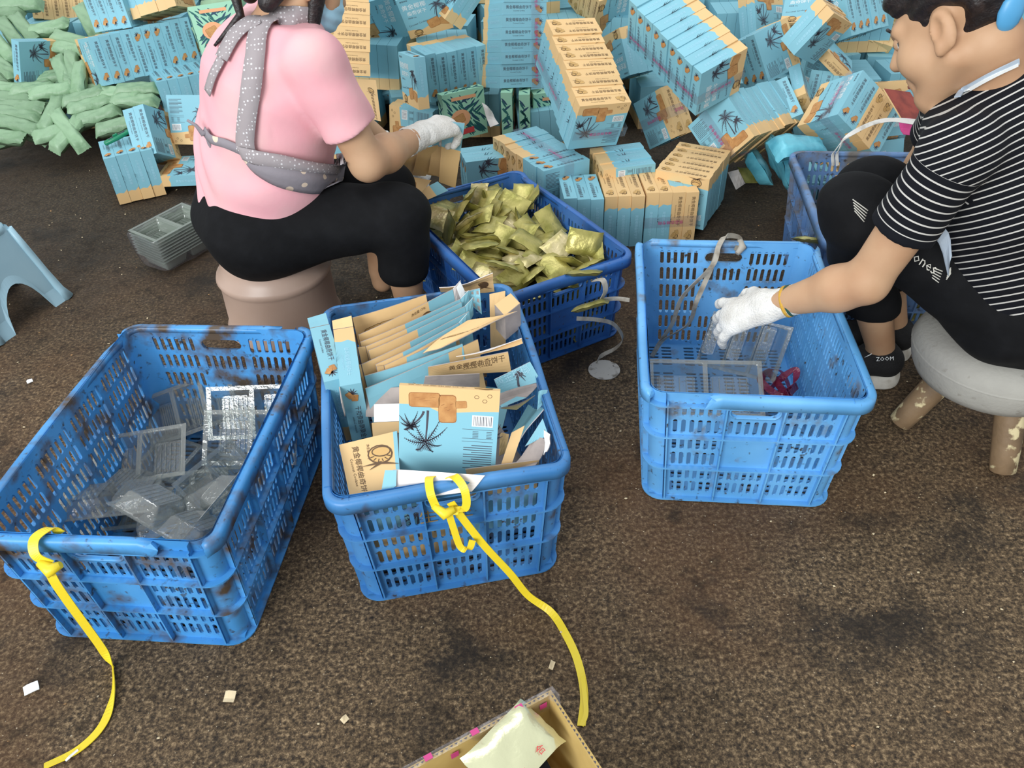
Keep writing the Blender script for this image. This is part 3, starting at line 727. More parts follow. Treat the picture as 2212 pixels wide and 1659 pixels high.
card('flattened_carton', 'small white carton flap left of the closed box', (P(808, 874, .30), P(863, 872, .30), P(862, 910, .285), P(808, 912, .285)), M['white'], M['kraft'], group=GC, n=2)
card('flattened_carton', 'sand carton strip under the white flap left of the closed box', (P(803, 914, .25), P(862, 908, .25), P(862, 935, .24), P(806, 945, .24)), sand, M['kraft'], group=GC, n=2)
# right of the closed box
def palmart(p, w, h): p.palm(-w*.05, -h*.9, h*1.3, w*.25, h*.8, random.Random(4)); p.text('黄金椰椰', -w*.1, h*.5, .018, 6)
card('flattened_carton', 'dull blue carton with palm drawing at the right rim', (Q2(150, 330, .30), Q2(580, 118, .315), Q2(712, 352, .295), Q2(215, 485, .275)), blue, M['kraftwhite'], group=GC, art=palmart)
card('flattened_carton', 'torn carton showing grey inside under the palm drawing', (Q2(215, 505, .275), Q2(712, 362, .292), Q2(545, 548, .275), Q2(222, 655, .265)), M['kraft'], M['kraft'], group=GC, curl=.003)
card('flattened_carton', 'blue torn strip on the grey carton inside', (Q2(225, 640, .272), Q2(420, 535, .282), Q2(540, 548, .28), Q2(240, 665, .27)), blue, M['kraftwhite'], group=GC, n=3)
card('flattened_carton', 'sand carton edge below the torn grey carton', (Q2(225, 672, .262), Q2(450, 632, .266), Q2(640, 520, .272), Q2(420, 690, .25)), sand, M['kraft'], group=GC, n=3)
card('flattened_carton', 'long blue carton panel leaning along the right wall', (Q2(390, 1250, .265), Q2(745, 690, .285), Q2(700, 480, .20), Q2(360, 1000, .16)), blue, M['kraftwhite'], group=GC, curl=.005)
card('flattened_carton', 'blue carton corner touching the right rim', (Q2(685, 480, .30), Q2(790, 455, .305), Q2(740, 640, .28), Q2(668, 702, .28)), blue, M['kraftwhite'], group=GC, curl=.004, n=4)
card('flattened_carton', 'torn carton with pink grey inside at the near right corner', (Q2(640, 1055, .275), Q2(805, 1060, .285), Q2(640, 1400, .265), Q2(330, 1425, .255)), M['kraft'], M['kraft'], group=GC, curl=.005)
card('flattened_carton', 'blue panel above the torn carton at the near right', (Q2(520, 1130, .285), Q2(730, 800, .295), Q2(800, 1000, .29), Q2(650, 1065, .283)), blue, M['kraftwhite'], group=GC, n=4)
card('flattened_carton', 'white torn carton edge at the near right rim', (Q2(770, 935, .298), Q2(822, 985, .302), Q2(805, 1200, .288), Q2(755, 1240, .28)), M['white'], M['kraft'], group=GC, curl=.005, n=4)
card('flattened_carton', 'sand strip standing right of the closed box', (Q2(360, 965, .30), Q2(515, 880, .305), Q2(325, 1450, .25), Q2(190, 1480, .25)), sand, M['kraft'], group=GC, n=3)
card('flattened_carton', 'short sand strip just right of the closed box', (Q2(225, 960, .285), Q2(330, 985, .29), Q2(300, 1200, .25), Q2(212, 1245, .25)), sand, M['kraft'], group=GC, n=3)
# closed box, sand box, white tray flap at the front
o = link('cookie_box', BOX); o.matrix_world = rv((2.9113, -.0562, -.1461), (-.113, 1.0531, .3289)) @ Matrix.Diagonal((1, .22, 1, 1)) @ Matrix.Translation((0, .07, 0)); tag(o, 'closed cookie box with palm picture and barcode on the flattened cartons', 'box')
def frontcard(p, w, h):
    p.coconut(w*.35, h*.42, .024); p.cookie(w*.75, -h*.35, .016, .013, .2, 2)
    v, f = text2d(NAME, .021); p.text(NAME, -w*.45, -.004, .0135, 9, -PI/2 + .05); p.text('Coconut Cookies', -w*.66, -.004, .008, 9, -PI/2 + .05); p.text('净含量 120g', -w*.05, h*.55, .006, 9, -PI/2)
card('flattened_carton', 'sand carton front with coconut and vertical lettering, near left', (P(733, 962, .285), P(858, 932, .30), P(868, 1075, .262), P(760, 1092, .255)), sand, M['kraft'], ('s', .93, blue), group=GC, art=frontcard, th=.004)
card('flattened_carton', 'white lined carton flap lying along the near rim', (P(850, 1014, .31), P(1048, 1027, .31), P(1020, 1062, .285), P(824, 1086, .275)), M['kraftwhite'], M['kraft'], group=GC, curl=.003)
card('flattened_carton', 'pale blue flap corner at the near rim', (P(832, 1016, .313), P(857, 1016, .314), P(856, 1050, .297), P(822, 1072, .287)), blue, M['kraft'], group=GC, n=2)
# two opened cartons standing on edge at the left wall
for k, (a, b, z, lab, up) in enumerate((((690, 702), (742, 892), .335, 'opened blue carton on edge with dark lettering at the left wall', 'T'), ((741, 706), (768, 912), .345, 'opened carton on edge, sand top and pale blue, second from left wall', 'S'))):
    A, B = P(*a, z), P(*b, z - .02); x = (B-A).normalized(); zz = Vector((0, 0, 1)); zz = (zz - x*zz.dot(x)).normalized(); y = zz.cross(x)
    o = link('opened_carton', BOX); c = A + x*.09 - zz*.085
    o.matrix_world = frame(x, y, zz, c) if up == 'T' else frame(zz, y, -x, c)
    if up == 'S': o.matrix_world = frame(zz, x.cross(zz)*-1, x, c)
    tag(o, lab, 'carton', 'opened cartons on edge')
    fo = card('flap', '', (Vector((-.122, -.02, .083)), Vector((-.122, .019, .087)), Vector((-.086, .019, .085)), Vector((-.086, -.02, .085))) if up == 'T' else (Vector((.087, -.02, -.112)), Vector((.092, .02, -.112)), Vector((.085, .02, -.086)), Vector((.085, -.02, -.086))), blue if up == 'T' else sand, M['kraft'], parent=o, n=2)
    if up == 'T':
        card('flap', '', (Vector((-.122, -.02, .083)), Vector((-.122, .019, .087)), Vector((-.128, .019, .06)), Vector((-.128, -.02, .06))), blue, M['kraft'], parent=o, n=2)
    else:
        card('flap', '', (Vector((.02, -.021, .086)), Vector((.085, -.021, .086)), Vector((.075, -.021, .12)), Vector((.03, -.021, .11))), M['kraftwhite'], M['kraft'], parent=o, n=2)
# cartons standing behind the slotted walls, seen through the slots
def inB(u, v, z): 
    c, s = math.cos(CB[1]), math.sin(CB[1]); return Vector((CB[0].x + u*c - v*s, CB[0].y + u*s + v*c, z))
def wallart(p, w, h): p.palm(w*.05, -h*.3, h*.6, w*.06, h*.4, random.Random(8)); p.text(NAME, -w*.45, h*.45, .014, 3); p.text('椰香美味曲奇饼干', -w*.45, h*.75, .011, 3); p.text('曲奇饼干', w*.5, h*.4, .02, 4)
card('flattened_carton', 'blue and sand carton standing behind the front slots', (inB(-.165, -.255, .262), inB(.02, -.245, .262), inB(.02, -.245, .06), inB(-.165, -.25, .06)), blue, M['kraft'], ('t', .55, sand), group=GC, art=wallart)
card('flattened_carton', 'sand topped carton behind the front slots at right', (inB(.03, -.24, .275), inB(.16, -.245, .275), inB(.15, -.24, .10), inB(.05, -.235, .10)), sand, M['kraft'], ('t', .42, blue), group=GC)
card('flattened_carton', 'pale carton lying low behind the front slots', (inB(-.15, -.20, .09), inB(.05, -.20, .10), inB(.05, -.235, .05), inB(-.15, -.24, .045)), blue, M['kraft'], group=GC)
for i, (u, v, z, a, m) in enumerate(((-.08, 0, .12, .3, 'sand'), (.06, .05, .14, -.4, 'blue'), (-.02, .16, .16, .1, 'sand'), (.08, -.12, .12, .8, 'kraft'), (-.08, -.1, .16, 1.2, 'kraft'), (0, .08, .2, -.2, 'blue'))):
    c = inB(u, v, z); x = Vector((math.cos(a), math.sin(a), .1))*.09; y = Vector((-math.sin(a)*.6, math.cos(a)*.6, .5))*.09
    card('flattened_carton', f'crumpled {"grey" if m == "kraft" else m} carton buried in the crate, number {i+1} from the bottom' if 0 else ['sand carton buried in the middle of the carton crate','blue carton buried in the carton crate, right side','sand carton buried at the far end of the carton crate','grey carton buried near the front right of the carton crate','grey carton buried near the front left of the carton crate','blue carton buried just under the leaning stack'][i], (c-x+y, c+x+y, c+x-y, c-x-y), M[m], M['kraft'], group=GC, curl=.006)

# ------------------------------------------------------------------ ribbons (straps, tape)
def ribbon(name, label, pts, w, m, parent=None, side=None, th=.0007, cat='strap', n=8, twist=None, group=None):
    pts = catmull(pts, n); rings = []; prev = None
    for i, p in enumerate(pts):
        d = (pts[min(i+1, len(pts)-1)] - pts[max(i-1, 0)]).normalized()
        s = Vector(side(i/(len(pts)-1)) if callable(side) else (side or (1, 0, 0))); s = s - d*s.dot(d)
        if s.length < 1e-4: s = prev if prev is not None else d.orthogonal()
        s.normalize()
        if prev is not None: s = (prev*.5 + s*.5).normalized()
        prev = s
        if twist: 
            ang = twist(i/(len(pts)-1)); s = Quaternion(d, ang) @ s
        nn = d.cross(s)
        rings.append([p + s*w/2 + nn*th, p - s*w/2 + nn*th, p - s*w/2 - nn*th, p + s*w/2 - nn*th])
    mb = MB(); mb.loft(rings, smooth=False, cap0=True, cap1=True); o = mb.build(name, m, parent)
    if parent is None: tag(o, label, cat, group)
    return o
e = empty('yellow_strap', P(1015, 1060, .305), 'long yellow plastic strap tied to the carton crate\'s near rim', 'strap')
def rel(pts, e): return [Vector(p) - e.location for p in pts]
B0 = lambda u, z, out=0: inB(u, -.3 - out, z)
ribbon('tail', '', rel([B0(-.005, .275, .012), B0(.012, .235, .016), B0(.045, .165, .026), B0(.085, .09, .034), B0(.115, .03, .045), P(1190, 1322, .004), P(1222, 1370, .003), P(1248, 1428, .003), P(1262, 1500, .003), P(1256, 1568, .003)], e), .014, M['yellow'], e, side=lambda t: (1, .1, .25))
ribbon('tail', '', rel([P(1256, 1568, .003), P(1266, 1540, .006), P(1262, 1490, .006), P(1258, 1455, .004)], e), .008, M['yellow'], e, side=(1, 0, .2))
ribbon('loop', '', rel([B0(-.03, .272, .016), B0(-.036, .300, .008), B0(-.034, .310, -.018), B0(-.02, .296, -.026)], e), .014, M['yellow'], e, side=(1, .1, 0))
ribbon('loop', '', rel([B0(-.004, .302, -.02), B0(.008, .313, -.008), B0(.020, .300, .012), B0(.018, .268, .022), B0(-.004, .262, .02)], e), .014, M['yellow'], e, side=(1, .1, .3))
ribbon('loop', '', rel([B0(-.012, .268, .018), B0(-.006, .225, .024), B0(.002, .180, .030), B0(.016, .176, .034), B0(.024, .192, .03)], e), .012, M['yellow'], e, side=(1, .1, 0))
kb = MB(); kb.tube(rel([B0(-.034, .276, .014), B0(-.018, .262, .024), B0(0, .268, .022)], e), [.006, .010, .006], 10); kb.build('knot', M['yellow'], e)
cA, sA = math.cos(CA[1]), math.sin(CA[1])
def A0(u, z, out=0): v = -.3 - out; return Vector((CA[0].x + u*cA - v*sA, CA[0].y + u*sA + v*cA, z))
uA = -.066
e = empty('yellow_strap', A0(uA, .30, .01), 'yellow plastic strap tied to the clear tray crate', 'strap')
ribbon('loop', '', rel([A0(uA+.012, .270, .018), A0(uA-.006, .290, .018), A0(uA-.010, .308, .0), A0(uA+.004, .308, -.022), A0(uA+.014, .292, -.026)], e), .016, M['yellow'], e, side=(1, .1, 0))
kb = MB(); kb.tube(rel([A0(uA-.004, .276, .020), A0(uA+.014, .266, .028), A0(uA+.03, .272, .02)], e), [.007, .012, .006], 10); kb.build('knot', M['yellow'], e)
ribbon('tail', '', rel([A0(uA+.010, .268, .026), A0(uA+.014, .24, .032), A0(uA+.018, .19, .034), A0(uA+.022, .13, .034), A0(uA+.026, .06, .034), A0(uA+.028, .02, .038), P(243, 1440, .004), P(243, 1500, .003), P(222, 1565, .003), P(170, 1618, .003), P(95, 1656, .003)], e), .015, M['yellow'], e, side=lambda t: (1, .2, .1), twist=lambda t: 1.1*max(0, math.sin((t-.42)*9)) if .42 < t < .77 else 0)
e = empty('grey_strap', P(1585, 545, .30), 'long dirty grey strap knotted through the pale crate\'s far handle', 'strap')
for k, off in enumerate((0, 1)):
    ribbon('band', '', rel([P(1590, 542, .285), P(1598, 515, .305), P(1570, 510, .312), P(1553, 530, .30), P(1538, 575, .27 - .02*off), P(1475 + 30*off, 640 + 10*off, .19), P(1452 + 35*off, 700, .11), P(1428 + 5*off, 735, .06), P(1408, 770, .018)], e), .012, M['greystrap'], e, side=(1, .3, .2))
kb = MB(); kb.tube(rel([P(1598, 520, .30), P(1604, 535, .29), P(1592, 548, .28)], e), [.008, .010, .006], 8); kb.build('knot', M['greystrap'], e)
e = empty('white_strap', P(1805, 340, .29), 'white strap looped over the worn crate\'s far rim', 'strap')
for k in range(2):
    ribbon('band', '', rel([P(1800+9*k, 358, .26), P(1799+9*k, 335, .288), P(1806+7*k, 322, .305), P(1830, 295, .335), P(1880, 268, .355), P(1925, 259, .36), P(1985, 262+5*k, .35)], e), .012, M['whitestrap'], e, side=(.6, .6, .5))
e = empty('grey_strap', P(1300, 660, .24), 'dirty pale strap hanging from the gold packet crate to the floor', 'strap')
ribbon('band', '', rel([P(1282, 606, .245), P(1302, 605, .262), P(1308, 628, .235), P(1298, 648, .205)], e), .014, M['greystrap'], e, side=(.8, .5, .2))
ribbon('band', '', rel([P(1246, 688, .185), P(1285, 690, .16), P(1325, 700, .12), P(1345, 730, .06), P(1330, 752, .02), P(1300, 768, .004), P(1288, 785, .003)], e), .010, M['greystrap'], e, side=(.3, .6, .6))
ribbon('band', '', rel([P(1300, 648, .205), P(1330, 645, .20), P(1360, 648, .20)], e), .010, M['greystrap'], e, side=(.1, .3, .9))

# clear packing tape with magenta print round the taped bundles
def tape(key, plane, off, label, w=.036, s='食品合格专用'):
    n, Mx = BM[key]; hy = n*BT/2 + .003; h = BS/2 + .005; a = 0 if plane == 'x' else 2; c_ = 2 if plane == 'x' else 0
    def pt(ya, aa):
        v = [0, ya, 0]; v[a] = aa; v[c_] = off; return Mx @ Vector(v)
    ax = Vector((0, 0, 0)); ax[c_] = 1; side = (Mx.to_3x3() @ ax)
    loop = [(-hy, -h), (hy, -h), (hy, h), (-hy, h), (-hy, -h)]
    mb = MB()
    for i in range(4):
        p, q = pt(*loop[i]), pt(*loop[i+1]); mb.quad(p - side*w/2, p + side*w/2, q + side*w/2, q - side*w/2)
    o = mb.build('packing_tape', M['film']); tag(o, label, 'tape', 'clear tape with magenta print')
    pm = MB(); C = Mx.translation
    for i in range(4):
        p, q = pt(*loop[i]), pt(*loop[i+1]); d = (q-p); L_ = d.length; d.normalize(); b = side.normalized(); nn = d.cross(b)
        if nn.dot((p+q)/2 - C) < 0: b = -b; nn = -nn
        pr = Print(pm, (p+q)/2 + nn*.0006, d, b); k = max(1, int(L_/.11))
        for j in range(k): pr.text(s if L_ > .12 else s[:3], -L_/2 + L_*(j+.5)/k, 0, .013, 0)
    pm.build('print', M['magenta'], o)['kind'] = 'stuff'
for a in (('C7', 'x', .03, 'clear tape with magenta print round the slanting sand bundle'), ('D2', 'z', .02, 'clear tape with magenta print round the barcode bundle'), ('D1', 'z', -.03, 'clear tape with magenta print round the big blue bundle'),
          ('C8', 'x', .01, 'clear tape with magenta print on the low bundle by gold crate'), ('R3', 'x', -.01, 'clear tape with magenta print round the turned row'), ('B2', 'x', -.04, 'clear tape with magenta print on the row behind pink back'), ('C6', 'z', .045, 'clear tape with magenta print down the tall blue column'),
          ('D4', 'z', 0, 'clear tape with magenta print round the pair between slanting bundles'), ('D3', 'x', .03, 'clear tape with magenta print round the mixed bundle')): tape(*a)

# moulded gold characters on the carton crate's name plate
mb = MB(); pr = Print(mb, Vector((-.045, -.2822, .2145)), Vector((1, 0, 0)), Vector((0, .06, 1)).normalized())
for k, ch in enumerate('生生'): pr.text(ch, .062*k, 0, .034, 0, 0, 2)
M['goldink'] = mat('worn_gold_lettering', (150, 122, 66), .6, noise=(40, (110, 96, 70), .45, .65)); mb.build('name_lettering', M['goldink'], crB)['kind'] = 'stuff'
# ------------------------------------------------------------------ foil packets and wrapped bars
def pillow(L, Wd, T, rn, nx=12, ny=7, crimp=.10, m=0, box=4):
    """sealed flow-pack: full in the middle, flat crimped ends with a zig-zag edge, a back seam"""
    mb = MB(); ph = [rn.uniform(0, 6) for _ in range(6)]
    def pt(i, j, sg):
        s = -1 + 2*i/nx; t = -1 + 2*j/ny; e = max(0, (abs(s)-(1-2*crimp))/(2*crimp))
        th = T/2*(1-e**.6 if e > 0 else 1)*(1-abs(t)**box)**.5
        w = Wd/2*(1 + .06*e); x = s*L/2; y = t*w
        wr = .06*T*math.sin(9*s+4*t+ph[0]) + .10*T*math.sin(5*t-7*s+ph[1])*(1-e) + .08*T*e*math.sin(16*t+ph[2])
        bend = .12*T*math.sin(2*s+ph[3]) + .35*T*e*math.sin(ph[4]+(2 if s > 0 else 0))
        if i in (0, nx): x += (.012*L if j % 2 else 0)*(1 if s > 0 else -1)
        return Vector((x, y, sg*th + wr*(.5 if sg > 0 else .3) + bend + (.0004*sg)))
    for sg in (1, -1):
        vs = [pt(i, j, sg) for i in range(nx+1) for j in range(ny+1)]; fs = []
        for i in range(nx):
            for j in range(ny):
                q = (i*(ny+1)+j, (i+1)*(ny+1)+j, (i+1)*(ny+1)+j+1, i*(ny+1)+j+1); fs.append(q if sg > 0 else tuple(reversed(q)))
        mb.add(vs, fs, m, True)
    return mb
M['gold'] = mat('gold_foil', (190, 180, 108), .34, .5, noise=(22, (150, 146, 74), .4, .65), bump=.5, bscale=70, objvar=.16)
M['goldpale'] = mat('gold_foil_pale', (222, 206, 158), .30, .5, noise=(30, (176, 166, 104), .4, .65), bump=.5, bscale=70, objvar=.1)
M['greenwrap'] = mat('pale_green_wrapper', (142, 174, 140), .45, 0, noise=(16, (122, 156, 120), .4, .68), bump=.7, bscale=40, objvar=.18)
rn = random.Random(11)
PK = [pillow(.088, .066, .014, rn).mesh('foil_packet', [M['gold'] if i < 4 else M['goldpale']]) for i in range(5)]
def inD(u, v, z):
    c, s = math.cos(CD[1]), math.sin(CD[1]); return Vector((CD[0].x + u*c - v*s, CD[0].y + u*s + v*c, z))
def packet(loc, rz, rx, ry, label, group, k=None):
    o = link('foil_packet', PK[rn.randrange(5) if k is None else k]); o.matrix_world = Matrix.Translation(loc) @ Matrix.Rotation(rz, 4, 'Z') @ Matrix.Rotation(rx, 4, 'X') @ Matrix.Rotation(ry, 4, 'Y')
    tag(o, label, 'packet', group); return o
GP = 'gold foil packets heaped in the deep blue crate'
heap = lambda u, v: .175 + .045*math.cos(u*6.5)*math.cos(v*4.2) + .02*(v > .1)
for layer in range(4):                                                      # crate of gold packets: buried layers, then the visible top
    z = .03 + .042*layer
    for i in range(4):
        for j in range(6):
            u, v = -.125 + .083*i + rn.uniform(-.012, .012), -.215 + .086*j + rn.uniform(-.012, .012)
            packet(inD(u, v, z + rn.uniform(-.004, .004)), rn.uniform(0, 6.3), rn.uniform(-.35, .35), rn.uniform(-.35, .35), 'small gold foil packet buried in the deep blue crate\'s heap', GP)
for i in range(6):
    for j in range(9):
        u, v = -.135 + .054*i + rn.uniform(-.012, .012), -.235 + .058*j + rn.uniform(-.012, .012)
        packet(inD(u, v, heap(u, v) + rn.uniform(-.012, .014)), rn.uniform(0, 6.3), rn.gauss(0, .42), rn.gauss(0, .42), f'gold foil packet atop the heap, {ORD[i]} from the left side, {ORD[8-j]} from the far end', GP)
for lab, px, py, z, rz, rx, ry, k in (
    ('gold foil packet standing against the right rim of the gold heap', 1262, 525, .235, -.5, 1.1, .35, 0), ('pale gold packet with back seam near the left of the heap', 1012, 478, .235, 1.2, -.75, .2, 4),
    ('gold packet standing up at the far corner of the heap', 1052, 428, .225, 1.0, 1.2, .6, 1), ('large flat gold packet near the right end of the heap', 1262, 590, .238, -.15, -.5, 0, 2),
    ('gold packet showing through the broken handle hole', 1275, 660, .205, -.2, -.5, -.3, 3), ('bright folded gold packet in the middle of the heap', 1090, 575, .24, -.3, -.6, .1, 0),
    ('gold packet standing in the middle back of the heap', 1065, 455, .235, -.9, .9, -.4, 1), ('upright gold packet lying across the heap\'s left side', 1035, 530, .24, .3, -.3, .1, 2)):
    packet(P(px, py, z), rz, rx, ry, lab, GP, k)
# gold packets and boxes in the worn crate behind the striped woman
def inE(u, v, z):
    c, s = math.cos(CE[1]), math.sin(CE[1]); return Vector((CE[0].x + u*c - v*s, CE[0].y + u*s + v*c, z))
for i in range(34):
    packet(inE(rn.uniform(-.1, .15), rn.uniform(-.23, -.02), .03 + .16*rn.random()), rn.uniform(0, 6.3), rn.gauss(0, .3), rn.gauss(0, .3), 'gold foil packet inside the worn crate beyond the black trousers', 'gold packets in the worn crate')
packet(P(1757, 520, .24), .4, -.4, .3, 'single gold packet at the left rim of the worn crate', 'gold packets in the worn crate', 0)
for i, (u, v, z, rz, rx, ry) in enumerate(((-.12, -.10, .15, .05, .25, PI/2), (-.075, -.10, .16, .02, .2, PI/2), (-.03, -.10, .17, 0, .2, PI/2))):
    o = link('cookie_box', BOX); o.matrix_world = Matrix.Translation(inE(u, v, z)) @ Matrix.Rotation(CE[1] + PI/2 + rz, 4, 'Z') @ Matrix.Rotation(.12, 4, 'X') @ Matrix.Rotation(ry*(i % 2), 4, 'Y')
    tag(o, ['cookie box standing inside the worn crate, nearest its left wall', 'second cookie box standing inside the worn crate by the knee', 'third cookie box inside the worn crate behind the black knee'][i], 'box', 'boxes in the worn crate')
# boxes behind the worn crate, seen through its slots
for i in range(6):
    o = link('cookie_box', BOX); o.matrix_world = Matrix.Translation((.945 + .045*i, 2.34 - .006*i, .085)) @ Matrix.Rotation(PI/2 - .14, 4, 'Z') @ Matrix.Rotation(PI*(i in (2, 3, 4)), 4, 'Y')
    tag(o, f'{ORD[i]} upright box from the left behind the worn crate\'s slots', 'box', 'boxes behind the worn crate')
for i, (x, y, z, a) in enumerate(((1.25, 2.52, .085, .3), (1.36, 2.70, .09, .8), (1.45, 2.5, .085, -.4), (1.30, 2.6, .255, .1), (1.6, 2.75, .085, .5), (1.5, 2.9, .2, 1.0))):
    o = link('cookie_box', BOX); o.matrix_world = Matrix.Translation((x, y, z)) @ Matrix.Rotation(a, 4, 'Z') @ Matrix.Rotation(.3*(i % 3 - 1), 4, 'X') @ Matrix.Rotation(PI*(i % 2), 4, 'Y')
    tag(o, f'{ORD[i]} loose cookie box behind the striped woman, hidden by her head', 'box', 'loose boxes behind the striped woman')
# teal pouches beside the worn crate
M['teal_pouch'] = mat('teal_pouch_film', (104, 186, 204), .3, .1, noise=(14, (70, 150, 172), .4, .65), bump=.6, bscale=30)
for lab, px, py, z, rz, rx, ry, L_, W_ in (('torn teal pouch with green packets on the floor behind the pale crate', 1632, 352, .08, 1.2, .9, .2, .20, .13), ('shiny teal pouch squeezed behind the worn crate\'s corner', 1690, 352, .16, 1.5, 1.2, 0, .22, .12), ('teal pouch lying over the worn crate\'s far corner', 1725, 322, .26, .1, .2, .1, .16, .10)):
    o = pillow(L_, W_, .05, rn, crimp=.07).build('pouch', M['teal_pouch']); o.matrix_world = Matrix.Translation(P(px, py, z)) @ Matrix.Rotation(rz, 4, 'Z') @ Matrix.Rotation(rx, 4, 'X') @ Matrix.Rotation(ry, 4, 'Y'); tag(o, lab, 'pouch', 'teal pouches')
card('carton_flap', 'grey white carton flap on the floor behind the pale crate', (P(1572, 372, .05), P(1600, 365, .07), P(1612, 395, .012), P(1590, 410, .006)), M['kraftwhite'], M['kraft'], n=3)
packet(P(1622, 378, .05), .3, .5, .2, 'green gold packet spilling from the torn teal pouch', 'gold packets in the worn crate', 1)
# pale green wrapped bars at the left
BAR = [pillow(.215, .054, .042, rn, nx=18, ny=9, crimp=.07, box=14).mesh('wrapped_bar', [M['greenwrap']]) for i in range(5)]
bars = [((121,246),(178,320)),((131,222),(232,196)),((150,242),(242,211)),((164,264),(258,236)),((-12,260),(90,283)),((-20,242),(90,254)),((-14,226),(96,236)),((-30,209),(68,217)),((-30,188),(68,195)),
 ((30,200),(115,188)),((70,207),(160,189)),((98,272),(125,222)),((-38,292),(55,299)),((155,117),(151,180)),((176,152),(168,190)),((176,20),(203,72)),((66,68),(143,53)),((37,41),(70,82)),((8,51),(39,92)),((-8,86),(22,123)),
 ((131,143),(143,178)),((215,281),(290,262)),((96,295),(150,275)),((226,200),(300,207)),((264,199),(330,190)),((255,219),(330,217)),((128,310),(165,270)),((123,80),(190,95)),((127,102),(190,111)),((10,14),(78,8)),((-30,22),(40,30)),
 ((-10,127),(27,164)),((430,62),(452,118)),((452,14),(512,10)),((140,188),(176,140)),((190,170),(250,190)),((40,110),(100,112)),((10,150),(20,190)),((70,130),(130,128)),((20,70),(60,130)),((80,95),(130,90)),((84,170),(150,160)),
 ((60,228),(140,240)),((40,244),(130,262)),((20,275),(100,300)),((170,205),(240,190)),((195,255),(262,250)),((150,280),(200,250)),((100,240),(150,290)),((-20,170),(50,176)),((30,180),(110,172)),((-30,310),(20,300)),((200,225),(275,240)),((110,205),(180,225))]
desc = {0: 'front green wrapped bar pointing down to the floor', 4: 'second lowest green bar at the left edge', 12: 'lowest green wrapped bar at the left edge', 1: 'topmost of three parallel green bars', 2: 'middle of three parallel green bars', 3: 'lowest of three parallel green bars', 15: 'green bar leaning on the upper blue row', 13: 'green bar standing right of the single box'}
for i, (a, b) in enumerate(bars):
    lift = .10 if i < 34 else .045
    def on(p):
        d = ray(*p); z0 = .55; y0 = 2.98; t = (-z0*y0 + lift - CAMH)/(d.z - z0*d.y); q = Vector((0, 0, CAMH)) + d*t
        if q.z < .03: q = P(*p, .03)
        return q
    A, B = on(a), on(b); c = (A+B)/2; x = (B-A).normalized(); zz = Vector((rn.uniform(-.3, .3), -.5+rn.uniform(-.3, .3), 1)); zz = (zz - x*zz.dot(x)).normalized(); y = zz.cross(x)
    pa, pb = proj(A), proj(B); an = abs(math.degrees(math.atan2(pb[1]-pa[1], pb[0]-pa[0]))) ; an = min(an, 180-an); cx_, cy_ = (pa[0]+pb[0])/2, (pa[1]+pb[1])/2
    w_ = f"pale green bar {'lying level' if an < 14 else 'slightly tilted' if an < 38 else 'steeply tilted' if an < 70 else 'standing upright'}, {'top' if cy_ < 60 else 'upper' if cy_ < 120 else 'middle' if cy_ < 200 else 'lower' if cy_ < 260 else 'bottom'} of the heap, {'left edge' if cx_ < 45 else 'left of centre' if cx_ < 110 else 'right of centre' if cx_ < 190 else 'right side'}{'' if i < 34 else ', half buried'}"
    o = link('wrapped_bar', BAR[i % 5]); sc = min(1.15, max(.8, (B-A).length/.215)); o.matrix_world = frame(x, y, zz, c) @ Matrix.Diagonal((sc, 1, 1, 1))
    tag(o, desc.get(i, w_), 'bar', 'green wrapped bars at the left')
_same = {}
for o in [x for x in COL.objects if x.name.startswith('wrapped_bar')]: _same.setdefault(o['label'], []).append(o)
for lab, os_ in _same.items():
    if len(os_) > 1:
        for o, w_ in zip(sorted(os_, key=lambda x: proj(x.matrix_world.translation)[1]), ('upper one', 'lower one') if len(os_) == 2 else ('upper one', 'middle one', 'lower one', 'lowest one', 'bottom one')): o['label'] = lab + ', ' + w_
# green utility knife on the boxes
Mk = Matrix.Translation(P(254, 296, .205)) @ Matrix.Rotation(.55, 4, 'Z') @ Matrix.Rotation(-.25, 4, 'Y')
e = empty('utility_knife', Mk, 'green box cutter lying on the upright boxes', 'knife')
M['kgreen'] = mat('green_plastic', (22, 128, 92), .4); M['steel'] = mat('steel', (150, 152, 150), .3, .9)
kb = MB(); kb.loft([[Vector((x, y*w, z*h)) for y, z in ((-1,-1),(1,-1),(1.2,0),(1,1),(-1,1),(-1.2,0))] for x, w, h in ((-.05,.004,.003),(-.045,.009,.006),(0,.010,.007),(.04,.009,.006),(.052,.006,.004))], cap0=True, cap1=True); kb.build('handle', M['kgreen'], e)
kb = MB(); kb.box((-.03, -.002, .0065), (.03, .002, .0085)); kb.build('slot', M['ink'], e); kb = MB(); kb.box((-.012, -.004, .008), (.004, .004, .013)); kb.build('slider', M['kgreen'], e)
kb = MB(); kb.add([(.05,-.006,0),(.078,-.002,0),(.07,.006,0),(.05,.006,0),(.05,-.006,.0008),(.078,-.002,.0008),(.07,.006,.0008),(.05,.006,.0008)], [(3,2,1,0),(4,5,6,7),(0,1,5,4),(1,2,6,5),(2,3,7,6),(3,0,4,7)]); kb.build('blade', M['steel'], e)

